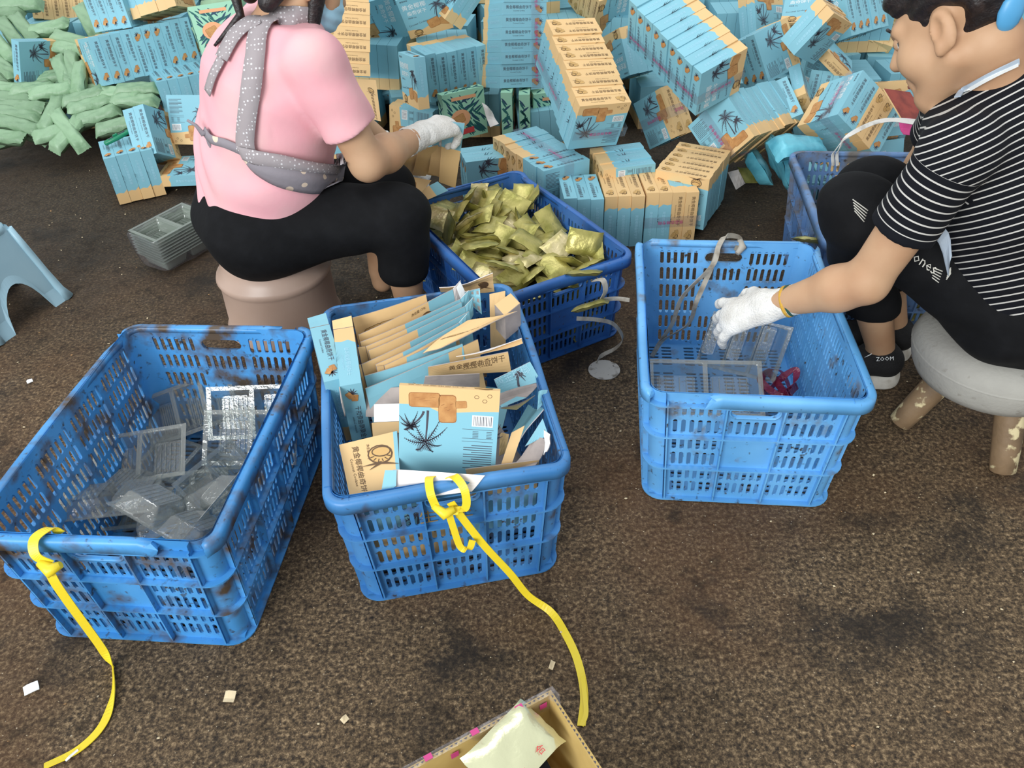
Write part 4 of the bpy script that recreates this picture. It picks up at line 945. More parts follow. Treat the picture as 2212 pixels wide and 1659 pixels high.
# ------------------------------------------------------------------ clear trays
def tray_mesh(nc=2, L_=.185, Wd=.105, D=.034, name='tray'):
    mb = MB(); r = .006; rim = .005
    for c in range(nc):
        x0 = -L_/2 + c*L_/nc + .003; x1 = -L_/2 + (c+1)*L_/nc - .003; y0, y1 = -Wd/2+.003, Wd/2-.003
        def ring(ins, z):
            out = []
            for cx, cy, a0 in ((x1, y1, 0), (x0, y1, 90), (x0, y0, 180), (x1, y0, 270)):
                sx = 1 if cx == x1 else -1; sy = 1 if cy == y1 else -1
                for t in (0, 45, 90):
                    t = math.radians(a0+t); out.append(Vector((cx - sx*(ins+r) + r*math.cos(t), cy - sy*(ins+r) + r*math.sin(t), z)))
            return out
        rings = [ring(-.002, 0), ring(.001, -.002)] + [ring(.001 + .008*(k/4), -.002 - (D-.006)*k/4) for k in range(1, 5)] + [ring(.013, -D)]
        mb.loft(rings, smooth=True)
        b = len(mb.v) - 12
        mb.f.append(tuple(b+i for i in reversed(range(12)))); mb.m.append(0); mb.sm.append(False)
        for k in range(6):                                                  # fine ribs in the bottom
            u = x0 + .018 + k*(x1-x0-.036)/5; mb.box((u-.001, y0+.018, -D), (u+.001, y1-.018, -D+.0025))
    o = L_/2 + rim; w = Wd/2 + rim                                          # rim flange and divider bridge
    for (a, b_) in (((-o, -w), (o, -Wd/2+.004)), ((-o, Wd/2-.004), (o, w)), ((-o, -Wd/2+.004), (-L_/2+.005, Wd/2-.004)), ((L_/2-.005, -Wd/2+.004), (o, Wd/2-.004))):
        mb.box((a[0], a[1], -.0012), (b_[0], b_[1], 0))
    for c in range(1, nc): x = -L_/2 + c*L_/nc; mb.box((x-.005, -Wd/2+.004, -.0012), (x+.005, Wd/2-.004, 0))
    return mb.mesh(name, [M['tray']])
T2, T3 = tray_mesh(2), tray_mesh(3, .20, .11, .03)
def tray(loc, rz, rx, ry, label, group, me=T2):
    o = link('plastic_tray', me); o.matrix_world = Matrix.Translation(loc) @ Matrix.Rotation(rz, 4, 'Z') @ Matrix.Rotation(rx, 4, 'X') @ Matrix.Rotation(ry, 4, 'Y'); tag(o, label, 'tray', group); return o
GT = 'clear trays in the dirty blue crate'
for lab, px, py, z, rz, rx, ry, me in (
    ('clear tray with two cells tilted toward the near side, right in the crate', 540, 945, .15, -.05, .75, .05, T2), ('clear tray leaning at the right back of the tray crate', 545, 890, .15, .0, .9, 0, T2),
    ('clear tray with two open cells in the middle of the tray crate', 300, 985, .13, .12, .45, -.1, T2), ('clear tray upside down near the front right of the tray crate', 400, 1110, .14, .5, 2.6, .2, T2),
    ('shining clear tray upside down at the front of the tray crate', 250, 1090, .12, .1, 2.75, 0, T2), ('clear tray on its side at the back of the tray crate', 410, 880, .12, .35, .6, -.3, T3),
    ('clear tray lying under the front trays, left', 235, 1060, .075, -.3, 3.0, .1, T2), ('clear tray lying under the front trays, right', 450, 1060, .08, .2, .1, .1, T3),
    ('clear tray on the crate bottom, far left', 380, 900, .055, .8, .1, 0, T2), ('clear tray on the crate bottom, centre', 400, 1000, .05, -.4, .05, .08, T2), ('clear tray on the crate bottom, near left', 230, 1100, .045, .1, .05, 0, T2), ('clear tray on edge by the near right corner', 455, 1130, .15, 1.2, 1.9, 0, T2),
    ('topmost clear tray facing down at the front right of the tray crate', 370, 1130, .19, -.25, 2.5, -.35, T2), ('clear tray half under the right rim of the tray crate', 480, 1040, .14, 1.0, .8, .4, T2)):
    tray(P(px, py, z), rz, rx, ry, lab, GT, me)
def inC(u, v, z):
    c, s = math.cos(CC[1]), math.sin(CC[1]); return Vector((CC[0].x + u*c - v*s, CC[0].y + u*s + v*c, z))
tray(P(1525, 838, .17), -.10, .50, .0, 'clear two-cell tray at the near end of the pale crate', 'clear trays in the pale crate', tray_mesh(2, .23, .12, .04))
tray(P(1605, 748, .115), -.55, -2.45, .2, 'smoky clear tray upside down under the gloved hand', 'clear trays in the pale crate', tray_mesh(3, .19, .13, .04))
# crumpled magenta printed film scrap in the pale crate
M['pinkfilm'] = clear('magenta_film', (225, 130, 160), .06, .2, .35, (176, 70, 104), bump=.5)
fm = MB(); fr_ = random.Random(6); path = [P(1682 + 34*math.cos(t*1.3) + fr_.uniform(-10, 10), 828 + 34*math.sin(t*1.7) + fr_.uniform(-8, 8), .07 + .03*abs(math.sin(t*1.1))) for t in range(13)]
o = ribbon('film_scrap', 'crumpled magenta printed film scrap in the pale crate', path, .016, M['pinkfilm'], side=lambda t: (math.sin(9*t), math.cos(7*t), .6), cat='film')
# shrink-wrapped stack of nested trays on the floor
ctr = P(388, 560, .0) + Vector((0, .02, 0)); rz = 1.0
M['traygrey'] = clear('stacked_clear_plastic', (205, 214, 206), .10, .12, .42, (176, 186, 176))
TS = tray_mesh(2, .20, .115, .04, 'stacked_tray'); TS.materials[0] = M['traygrey']
for i in range(9):
    o = link('plastic_tray', TS); o.matrix_world = Matrix.Translation(ctr + Vector((-.004*i*.3, .002*i, .046 + .0085*i))) @ Matrix.Rotation(rz + .012*math.sin(i*2), 4, 'Z') @ Matrix.Rotation(.05, 4, 'X')
    tag(o, f'{["lowest", "second lowest", "third lowest", "fourth lowest", "middle", "fourth from top", "third from top", "second from top", "topmost"][i]} clear tray of the nested stack on the floor', 'tray', 'nested trays stacked on the floor')
fw = MB(); c, s = math.cos(rz), math.sin(rz); pr = random.Random(3)
def wl(u, v, z): return ctr + Vector((u*c - v*s, u*s + v*c, z))
rings = []
for z, k in ((.012, .93), (.06, 1.0), (.118, 1.03), (.124, 1.0)):
    ring = []
    for i in range(28):
        t = 2*PI*i/28; ux = max(-1, min(1, 1.35*math.cos(t))); vy = max(-1, min(1, 1.35*math.sin(t)))
        ring.append(wl(ux*.112*k + pr.uniform(-.002, .002), vy*.068*k + pr.uniform(-.002, .002), z + pr.uniform(-.003, .003)))
    rings.append(ring)
fw.loft(rings); o = fw.build('shrink_wrap', M['film']); tag(o, 'crinkled clear wrap round the nested trays on the floor', 'wrap')

# ------------------------------------------------------------------ stools
def lathe(prof, n=48, c=(0, 0, 0)): return [[Vector((c[0] + r*math.cos(t), c[1] + r*math.sin(t), c[2] + z)) for t in (2*PI*k/n for k in range(n))] for r, z in prof]
M['bucket'] = mat('pinkish_plastic', (190, 164, 148), .38, noise=(3, (176, 148, 130), .4, .65), bump=.06, bscale=30)
e = empty('bucket_stool', (-.628, 1.905, 0), 'pinkish beige upturned bucket stool under the pink woman', 'stool')
mb = MB(); mb.loft(lathe([(.158,0),(.157,.012),(.150,.022),(.146,.14),(.149,.148),(.153,.158),(.150,.168),(.138,.178),(.132,.205),(.131,.222),(.126,.232),(.112,.238),(.105,.236)])); mb.build('body', M['bucket'], e)
mb = MB(); mb.loft(lathe([(.108,.235),(.08,.238),(.02,.239),(.001,.239)])); mb.build('seat', M['bucket'], e)
M['greycloth'] = mat('grey_upholstery', (166, 164, 156), .85, noise=[(6, (146, 144, 138), .4, .65), (40, (122, 116, 106), .62, .78)], bump=.25, bscale=120)
M['wood'] = mat('worn_wood', (132, 108, 80), .65, noise=[(8, (96, 78, 58), .4, .65), (22, (206, 192, 150), .56, .60)], bump=.4, bscale=60)
SX, SY = 1.04, 1.36
e = empty('round_stool', (SX, SY, 0), 'low round grey upholstered stool with wooden legs under the striped woman', 'stool')
mb = MB(); mb.loft(lathe([(.02,.138),(.12,.138),(.150,.146),(.160,.165),(.168,.195),(.168,.215),(.158,.238),(.13,.252),(.06,.258),(.004,.258)])); mb.build('seat', M['greycloth'], e)
mb = MB(); mb.loft(lathe([(.1675,.203),(.1705,.206),(.1675,.209)])); mb.build('piping', M['greycloth'], e)
for k, (dx, dy) in enumerate(((-1, 0), (0, -1), (1, 0), (0, 1))):
    mb = MB(); a, b = Vector((dx*.085, dy*.105, .15)), Vector((dx*.155, dy*.165, .004)); d = b-a
    mb.tube([a, a + d*.3, a + d*.7, b - d*.02, b], [.030, .030, .028, .026, .022], 14); mb.build('leg', M['wood'], e)
# pale blue plastic stool at the left edge, arched sides
M['palestool'] = mat('pale_blue_plastic', (164, 200, 214), .4, noise=(4, (152, 190, 206), .4, .65))
sa = math.radians(67); e = empty('plastic_stool', Matrix.Translation((-1.475, 1.995, 0)) @ Matrix.Rotation(sa - PI/2, 4, 'Z'), 'pale blue plastic stool with arched sides at the left edge', 'stool')
HS = .255
def stool_side(sg_axis):
    mb = MB(); n = 25
    for k in range(n-1):                                                    # strips left to right; arch cut from below
        def col(i):
            s = -1 + 2*i/(n-1); ah = .115*math.sqrt(max(0, 1-(s/.56)**2)) if abs(s) < .56 else 0
            out = []
            for z in [ah + (HS-ah)*q/6 for q in range(7)]:
                fl = .012*max(0, 1-z/.03) + .006*(1 if ah and z < ah+.012 else 0)
                hw = .125 - .045*(z/HS); out.append((s*hw, hw + fl, z))
            return out
        a, b = col(k), col(k+1)
        for d in (0, -.004):
            for j in range(6):
                q = [a[j], b[j], b[j+1], a[j+1]]; mb.quad(*[sg_axis(x, y + d, z) for x, y, z in q])
        for j in (0,): q = [sg_axis(*a[j]), sg_axis(*b[j]), sg_axis(b[j][0], b[j][1]-.004, b[j][2]), sg_axis(a[j][0], a[j][1]-.004, a[j][2])]; mb.quad(*q)
    return mb
for f in (lambda x, y, z: Vector((y, x, z)), lambda x, y, z: Vector((-y, -x, z)), lambda x, y, z: Vector((x, -y, z)), lambda x, y, z: Vector((-x, y, z))):
    so = stool_side(f).build('side', M['palestool'], e)
    md = so.modifiers.new('weld', 'WELD')
for sx in (-1, 1):
    for sy in (-1, 1):
        mb = MB(); mb.tube([Vector((sx*(.125-.045*z/HS), sy*(.125-.045*z/HS), z)) for z in (0, .03, .1, .18, .245)], [.021, .013, .010, .010, .009], 10); mb.build('corner', M['palestool'], e)
mb = MB(); mb.loft([[Vector((max(-1, min(1, 1.25*math.cos(t)))*w, max(-1, min(1, 1.25*math.sin(t)))*w, z)) for t in (2*PI*k/32 for k in range(32))] for w, z in ((.082,.235),(.086,.245),(.084,.256),(.076,.262),(.04,.262),(.001,.262))]); mb.build('seat', M['palestool'], e)
mb = MB(); pf = Print(mb, (.1035, -.055, .14), (0, 1, 0), Vector((-.17, 0, 1)).normalized())                # little white flower print
for k in range(6): a = 2*PI*k/6; pf.poly([(.010*math.cos(a)+.008*math.cos(t), .010*math.sin(a)+.008*math.sin(t)) for t in (2*PI*i/9 for i in range(9))], 0, 2+k)
pf.poly([(.005*math.cos(t), .005*math.sin(t)) for t in (2*PI*i/8 for i in range(8))], 1, 10)
for x, y in ((-.012, .024), (-.004, .028), (.004, .026), (-.018, .02)): pf.poly([(x+.003*math.cos(t), y+.003*math.sin(t)) for t in (2*PI*i/6 for i in range(6))], 2, 3)
mb.build('flower_print', [M['white'], M['kraft'], M['navy']], e)['kind'] = 'stuff'

# ------------------------------------------------------------------ corrugated carton at the bottom edge
ZC = .24; K = P(1190, 1490, ZC); Lp, Rp = P(880, 1659, ZC), P(1300, 1659, ZC)
ux = (Lp-K).normalized(); uy = (Rp-K); uy = (uy - ux*uy.dot(ux)).normalized(); LX, LY, tk = .40, .27, .006
e = empty('corrugated_carton', Matrix.Translation((K.x, K.y, 0)) @ frame(ux, uy, (0, 0, -1) if ux.cross(uy).z < 0 else (0, 0, 1), (0, 0, 0)), 'open corrugated carton with magenta taped edge at the bottom', 'carton')
sgz = -1 if ux.cross(uy).z < 0 else 1
def wallbox(lo, hi, name='wall'):
    lo, hi = list(lo), list(hi); a, b = sgz*lo[2], sgz*hi[2]; mb = MB(); mb.box((lo[0], lo[1], min(a, b)), (hi[0], hi[1], max(a, b))); return mb.build(name, M['corr'], e)
w1 = wallbox((0, 0, .004), (LX, tk, ZC)); w2 = wallbox((0, tk, .004), (tk, LY, ZC)); wallbox((tk, LY-tk, .004), (LX, LY, ZC)); wallbox((LX-tk, tk, .004), (LX, LY-tk, ZC)); wallbox((0, 0, 0), (LX, LY, .004), 'bottom')
def flutes(p0, p1, parent):                                                 # dark flute openings along the cut edge
    mb = MB(); p0, p1 = Vector(p0), Vector(p1); n = int((p1-p0).length/.007)
    d = (p1-p0).normalized(); nn = Vector((-d.y, d.x, 0))
    for k in range(n):
        c = p0 + d*(k+.5)*.007; z = sgz*.0004
        tri = [c + d*-.0026 - nn*.0012, c + d*.0026 - nn*.0012, c + nn*.0014]
        mb.add([q + Vector((0, 0, z)) for q in tri], [(0, 1, 2)])
    mb.build('flute', M['ink'], parent)['kind'] = 'stuff'
flutes((.004, tk/2, sgz*ZC), (LX, tk/2, sgz*ZC), w1); flutes((tk/2, tk, sgz*ZC), (tk/2, LY, sgz*ZC), w2)
mb = MB(); z = sgz*(ZC+.002)
def tp(a, b, c, d): mb.quad(*[Vector((p[0], p[1], sgz*p[2])) for p in (a, b, c, d)])
tp((-.004, -.003, ZC+.002), (LX, -.003, ZC+.002), (LX, tk+.001, ZC+.0015), (-.004, tk+.001, ZC+.0015)); tp((-.004, -.003, ZC+.002), (LX, -.003, ZC+.002), (LX, -.002, ZC-.04), (-.004, -.002, ZC-.04)); tp((0, tk+.001, ZC+.0015), (.13, tk+.001, ZC+.0015), (.11, tk+.002, ZC-.026), (.002, tk+.002, ZC-.032))
tp((-.004, -.003, ZC+.002), (.012, .012, ZC+.006), (.002, .03, ZC+.004), (-.006, .012, ZC+.002))
to = mb.build('edge_tape', M['film'], e)
mb = MB()
for k in range(9):
    u = .012 + .034*k; zz = ZC + .003 if k % 2 else ZC - .008; y = .003 if k % 2 else tk + .0026; mb2 = MB()
    if k % 2: mb2.box((u, -.002, min(sgz*zz, sgz*(zz+.0004))), (u+.011, .006, max(sgz*zz, sgz*(zz+.0004))))
    else: mb2.box((u, y, min(sgz*(zz-.012), sgz*zz)), (u+.011, y+.0004, max(sgz*(zz-.012), sgz*zz)))
    mb2.build('print', M['magenta'], to)
def inK(u, v, z): return e.matrix_world @ Vector((u, v, sgz*z))
bpy.context.view_layer.update()
PKB = pillow(.118, .078, .016, random.Random(2), nx=14)
M['goldwhite'] = mat('pale_gold_foil', (226, 226, 186), .22, .6, bump=.4, bscale=40)
pc = inK(.085, .046, ZC - .004)
o = PKB.build('foil_packet', M['goldwhite']); xx = (ux*.93 + uy*.30); xx.normalize(); zz = Vector((0, -.25, 1)); zz = (zz - xx*zz.dot(xx)).normalized(); o.matrix_world = frame(xx, zz.cross(xx), zz, pc); tag(o, 'pale shiny foil packet with red lettering on the open carton', 'packet')
mb = MB(); pr_ = Print(mb, (0, .027, .0088), (-1, 0, 0), (0, -1, 0)); pr_.text('合', .022, 0, .013, 0); pr_.text('合格', -.022, 0, .013, 0); mb.build('red_lettering', M['red'], o)
for k, (u, v, z, a) in enumerate(((.09, .055, ZC-.025, .2), (.10, .07, ZC-.046, -.3), (.15, .09, ZC-.06, .7), (.06, .10, ZC-.09, 1.4), (.12, .06, ZC-.08, .1), (.2, .12, ZC-.1, .5), (.12, .06, ZC-.11, .3), (.12, .07, ZC-.14, .9), (.11, .06, ZC-.17, 0), (.12, .07, ZC-.2, .4))):
    if k == 0:
        card('dark_card', 'dark card under the shiny packet in the open carton', (inK(.05, .03, ZC-.016), inK(.13, .03, ZC-.016), inK(.13, .10, ZC-.03), inK(.05, .10, ZC-.03)), M['black'], M['kraft'], n=2); continue
    q = link('foil_packet', PK[k % 4]); q.matrix_world = Matrix.Translation(inK(u, v, z)) @ Matrix.Rotation(a, 4, 'Z'); tag(q, 'gold foil packet stacked inside the open carton, in shadow', 'packet', 'packets inside the open carton')

# ------------------------------------------------------------------ litter on the floor
dm = MB(); pd = P(1305, 800, 0); n = 40
rr_ = [.040*(1 if not (.1 < (k/n) < .16) else .93) for k in range(n)]
ring = lambda z: [Vector((pd.x + rr_[k]*math.cos(2*PI*k/n), pd.y + rr_[k]*math.sin(2*PI*k/n), z)) for k in range(n)]
dm.loft([ring(.001), ring(.0026)], smooth=False, cap0=True, cap1=True); M['disc'] = mat('grubby_white_plastic', (190, 186, 178), .5, noise=[(40, (120, 112, 100), .55, .7), (90, (60, 52, 44), .66, .72)]); o = dm.build('plastic_disc', M['disc']); tag(o, 'grubby white plastic disc on the floor before the gold crate', 'disc')
def scrap(px, py, w, h, a, m, label, z=.004):
    c = P(px, py, 0); x = Vector((math.cos(a), math.sin(a), 0))*w/2; y = Vector((-math.sin(a), math.cos(a), .2))*h/2
    card('paper_scrap', label, (c-x+y+Vector((0,0,z)), c+x+y+Vector((0,0,z+.002)), c+x-y+Vector((0,0,z)), c-x-y+Vector((0,0,z))), m, m, cat='scrap', group='litter on the floor', n=3, curl=.002)
M['scraptan'] = mat('scrap_tan', (214, 196, 160), .7)
scrap(70, 1490, .024, .016, .5, M['white'], 'white paper scrap near the lower left corner'); scrap(498, 1508, .019, .018, -.1, M['scraptan'], 'tan cardboard scrap below the two front crates'); scrap(66, 827, .014, .010, .6, M['white'], 'small white scrap left of the tray crate'); scrap(430, 432, .016, .012, .3, M['scraptan'], 'pale scrap by the pink shirt\'s hem'); scrap(746, 1557, .012, .010, .8, M['scraptan'], 'tiny tan scrap left of the bottom carton'); scrap(1192, 1440, .016, .008, 1.2, M['scraptan'], 'brown chip above the bottom carton'); scrap(880, 392, .03, .02, .4, M['cookie'], 'cookie crumb by the gloved hand\'s cartons'); scrap(158, 1635, .022, .003, .9, M['white'], 'thin white sliver by the yellow strap\'s end')
lt = MB(); lr = random.Random(17)
for k in range(420):
    x, y = lr.uniform(-1.6, 1.5), lr.uniform(.35, 3.0); r = lr.uniform(.0012, .0038); a = lr.uniform(0, 6.3)
    p = [Vector((x + r*q*math.cos(a+t), y + r*math.sin(a+t)*.7, lr.uniform(.0006, .003))) for t, q in ((0, 1), (1.6, .8), (3.1, 1.2), (4.7, .7))]
    top = [v + Vector((0, 0, .001)) for v in p]; lt.add(p + top, [(4,5,6,7),(0,1,5,4),(1,2,6,5),(2,3,7,6),(3,0,4,7)], 0 if k % 3 else 1)
o = lt.build('floor_crumbs', [M['scraptan'], mat('crumb_brown', (150, 116, 78), .8)]); tag(o, 'pale crumbs and flakes scattered over the floor', 'crumbs', kind='stuff')
# ------------------------------------------------------------------ people: smooth bodies from blended volumes
class SDF:
    def __init__(s, lo, hi, h):
        s.lo = np.array(lo, float); s.h = h; s.n = np.ceil((np.array(hi)-s.lo)/h).astype(int) + 1; s.d = np.full(s.n, .2, np.float32)
    def _block(s, mn, mx):
        i0 = np.clip(np.floor((np.array(mn)-s.lo)/s.h).astype(int), 0, s.n); i1 = np.clip(np.ceil((np.array(mx)-s.lo)/s.h).astype(int)+1, 0, s.n)
        if (i1 <= i0).any(): return None, None
        g = np.meshgrid(*[s.lo[a] + s.h*np.arange(i0[a], i1[a]) for a in range(3)], indexing='ij')
        return tuple(slice(a, b) for a, b in zip(i0, i1)), np.stack(g, -1)
    def _put(s, sl, d, k, op='u'):
        a = s.d[sl]
        if op == 'u':
            hh = np.maximum(k - np.abs(a-d), 0)/k if k else 0; r = np.minimum(a, d) - hh*hh*k*.25
        elif op == 'sub':
            d = -d; hh = np.maximum(k - np.abs(a-d), 0)/k if k else 0; r = np.maximum(a, d) + hh*hh*k*.25
        s.d[sl] = r
    def cap(s, a, b, ra, rb, k=.02, flat=None, op='u'):
        """tapered capsule; flat=(axis, ratio): ratio>1 squeezes it along the axis"""
        a, b = np.array(a, float), np.array(b, float); m = max(ra, rb) + .05 + k
        sl, p = s._block(np.minimum(a, b)-m, np.maximum(a, b)+m)
        if sl is None: return s
        q = p - a; ab = b - a
        if flat is not None:
            n = np.array(flat[0], float); n /= np.linalg.norm(n); f = flat[1]-1
            q = q + n*(f*(q@n))[..., None]; ab = ab + n*(f*(ab@n))
        t = np.clip((q@ab)/max(1e-9, ab@ab), 0, 1); r = ra + (rb-ra)*t
        s._put(sl, np.linalg.norm(q - t[..., None]*ab, axis=-1) - r, k, op); return s
    def ell(s, c, ax, rad, k=.015, op='u'):
        """ellipsoid: centre, 3 axes (rows), radii"""
        c = np.array(c, float); ax = np.array(ax, float); m = max(rad) + .05 + k
        sl, p = s._block(c-m, c+m)
        if sl is None: return s
        q = (p-c)@ax.T; rad = np.array(rad); k0 = np.linalg.norm(q/rad, axis=-1); k1 = np.linalg.norm(q/rad**2, axis=-1) + 1e-9
        s._put(sl, k0*(k0-1)/k1, k, op); return s
    def grid(s):
        return np.stack(np.meshgrid(*[s.lo[a] + s.h*np.arange(s.n[a]) for a in range(3)], indexing='ij'), -1)
    def cut(s, pt, n, k=.004):
        """keep the side the normal points away from"""
        n = np.array(n, float); n /= np.linalg.norm(n); d = np.zeros(s.n, np.float32)
        for a in range(3):
            sh = [1, 1, 1]; sh[a] = -1; d = d + ((s.lo[a] + s.h*np.arange(s.n[a]) - pt[a])*n[a]).reshape(sh)
        hh = np.maximum(k - np.abs(s.d-d), 0)/k; s.d = np.maximum(s.d, d) + hh*hh*k*.25; return s
    def mesh(s):
        d = s.d; ins = d < 0; nx, ny, nz = s.n
        c = np.zeros((nx-1, ny-1, nz-1), np.int8)
        for a in (0, 1):
            for b in (0, 1):
                for e in (0, 1): c += ins[a:nx-1+a, b:ny-1+b, e:nz-1+e]
        act = (c > 0) & (c < 8); idx = np.argwhere(act); vid = np.full(act.shape, -1, np.int32); vid[act] = np.arange(len(idx))
        acc = np.zeros((len(idx), 3)); cnt = np.zeros(len(idx))
        cor = [(a, b, e) for a in (0, 1) for b in (0, 1) for e in (0, 1)]
        val = {q: d[idx[:, 0]+q[0], idx[:, 1]+q[1], idx[:, 2]+q[2]] for q in cor}
        for q in cor:
            for a in range(3):
                if q[a]: continue
                r = list(q); r[a] = 1; r = tuple(r); v0, v1 = val[q], val[r]; m = (v0 < 0) != (v1 < 0)
                t = np.where(m, v0/np.where(m, v0-v1, 1), 0); pt = np.tile(np.array(q, float), (len(idx), 1)); pt[:, a] = t
                acc += pt*m[:, None]; cnt += m
        V = s.lo + s.h*(idx + acc/np.maximum(cnt, 1)[:, None]); F = []
        for a in range(3):
            b, e = (a+1) % 3, (a+2) % 3
            sl0 = [slice(None)]*3; sl1 = [slice(None)]*3; sl0[a] = slice(0, -1); sl1[a] = slice(1, None)
            i0, i1 = ins[tuple(sl0)], ins[tuple(sl1)]; ch = np.argwhere(i0 != i1); ch = ch[(ch[:, b] > 0) & (ch[:, e] > 0) & (ch[:, b] < s.n[b]-1) & (ch[:, e] < s.n[e]-1)]
            st = i0[tuple(ch.T)]; q = []
            for db, de in ((-1, -1), (0, -1), (0, 0), (-1, 0)):
                w = ch.copy(); w[:, b] += db; w[:, e] += de; q.append(vid[tuple(w.T)])
            q = np.stack(q, -1); q[~st] = q[~st][:, ::-1]; F.append(q)
        return V, np.concatenate(F)
def smooth_np(V, F, it=2, lam=.5):
    for _ in range(it):
        s = np.zeros_like(V); c = np.zeros(len(V))
        for i in range(4):
            a, b = F[:, i], F[:, (i+1) % 4]
            for d in range(3):
                s[:, d] += np.bincount(a, V[b, d], len(V)) + np.bincount(b, V[a, d], len(V))
            c += np.bincount(a, minlength=len(V)) + np.bincount(b, minlength=len(V))
        V = V + lam*(s/np.maximum(c, 1)[:, None] - V)
    return V
def sdf_obj(name, sdf, m, parent=None, it=2, attrs=None):
    V, F = sdf.mesh(); V = smooth_np(V, F, it)
    me = bpy.data.meshes.new(name); me.from_pydata(V.tolist(), [], F.tolist())
    for x in (m if isinstance(m, (list, tuple)) else [m]): me.materials.append(x)
    me.polygons.foreach_set('use_smooth', [True]*len(F))
    for k, f in (attrs or {}).items():
        at = me.attributes.new(k, 'FLOAT', 'POINT'); at.data.foreach_set('value', f(V).astype(np.float32))
    me.update(); o = link(name, me, parent); return o
def bvh(*objs):
    vs, fs = [], []
    for o in objs:
        b = len(vs); vs += [o.matrix_world @ v.co for v in o.data.vertices]; fs += [tuple(b+i for i in p.vertices) for p in o.data.polygons]
    return BVHTree.FromPolygons(vs, fs)
def onto(tree, px, py, off=.002, y=None):
    """the surface point met when looking through a pixel"""
    o = Vector((0, 0, CAMH)); d = ray(px, py).normalized(); h = tree.ray_cast(o, d)
    if h[0] is None:
        q = PY(px, py, y or 1.8); h = tree.find_nearest(q); return h[0] + h[1]*off
    n = h[1] if h[1].dot(d) < 0 else -h[1]
    return h[0] + n*off
def decal(name, tree, x0, y0, x1, y1, str_, hpx, m, parent, off=.0016):
    """lettering laid on a surface along a line seen from (x0,y0) to (x1,y1)"""
    v, f = text2d(str_, 1); w = max(p[0] for p in v) - min(p[0] for p in v); L_ = math.hypot(x1-x0, y1-y0); sx = L_/w; c = ((x0+x1)/2, (y0+y1)/2); dx, dy = (x1-x0)/L_, (y1-y0)/L_
    mb = MB(); mb.add([onto(tree, c[0] + dx*p*sx + dy*q*hpx, c[1] + dy*p*sx - dx*q*hpx, off) for p, q in v], f); o = mb.build(name, m, parent); o['kind'] = 'stuff'; return o
def patch(name, tree, top, bot, m, parent, n=18, k=8, off=.006, bulge=.0, y=None, th=.002, fold=0):
    """cloth panel laid over a body between two outlines"""
    def res(pl):
        pl = catmull([Vector((a, b, 0)) for a, b in pl], 10); return [pl[int(round(i*(len(pl)-1)/n))] for i in range(n+1)]
    T_, B_ = res(top), res(bot); rows = []
    for j in range(k+1):
        t = j/k; r = []
        for i in range(n+1):
            q = T_[i].lerp(B_[i], t); s = i/n
            r.append(onto(tree, q.x, q.y, off + bulge*math.sin(PI*t)*math.sin(PI*min(1, max(0, s)))+ fold*math.sin(9*t+4*s), y))
        rows.append(r)
    for _ in range(2):
        for j in range(1, k):
            for i in range(1, n): rows[j][i] = rows[j][i]*.5 + (rows[j-1][i]+rows[j+1][i]+rows[j][i-1]+rows[j][i+1])*.125
    mb = MB(); mb.loft(rows, closed=False); o = mb.build(name, m, parent); md = o.modifiers.new('thick', 'SOLIDIFY'); md.thickness = th; return o
def hand_sdf(sgn, curl, spread=.08, thumb=.5, grow=0):
    """default right hand: fingers +X, thumb +Y, back of the hand +Z; sgn -1 makes a left hand"""
    s = SDF((-.09, -.10, -.14), (.22, .10, .07), .0026); fl = ((0, 0, 1), 1.9)
    s.cap((-.08, 0, 0), (-.005, 0, 0), .030+grow, .029+grow, .01, ((0, 0, 1), 1.25)); s.cap((0, 0, 0), (.07, 0, -.002), .032+grow, .040+grow, .02, fl)
    for y, L_, c0 in ((.033, .070, 0), (.0115, .078, .03), (-.011, .073, .06), (-.032, .058, .1)):
        p = np.array([.082, sgn*y, -.001]); a = 0; yaw = sgn*y*spread/.03
        for j, (f, r) in enumerate(((.46, .0105), (.30, .0098), (.24, .0088))):
            a += curl[j] + c0; d = np.array([math.cos(a)*math.cos(yaw), math.cos(a)*math.sin(yaw), -math.sin(a)]); q = p + d*L_*f
            s.cap(p, q, r+grow*.3, r-.0007+grow*.3, .005 if j else .007); p = q
    t0, t1, t2, t3 = (.012, sgn*.026, -.006), (.040, sgn*(.044+.012*thumb), -.018), (.064, sgn*(.052+.016*thumb), -.028), (.082, sgn*(.050+.014*thumb), -.036)
    s.cap(t0, t1, .016+grow, .013+grow*.5, .02); s.cap(t1, t2, .013, .011, .006); s.cap(t2, t3, .011, .0095, .005); return s
def V3(*a): return np.array(a, float)
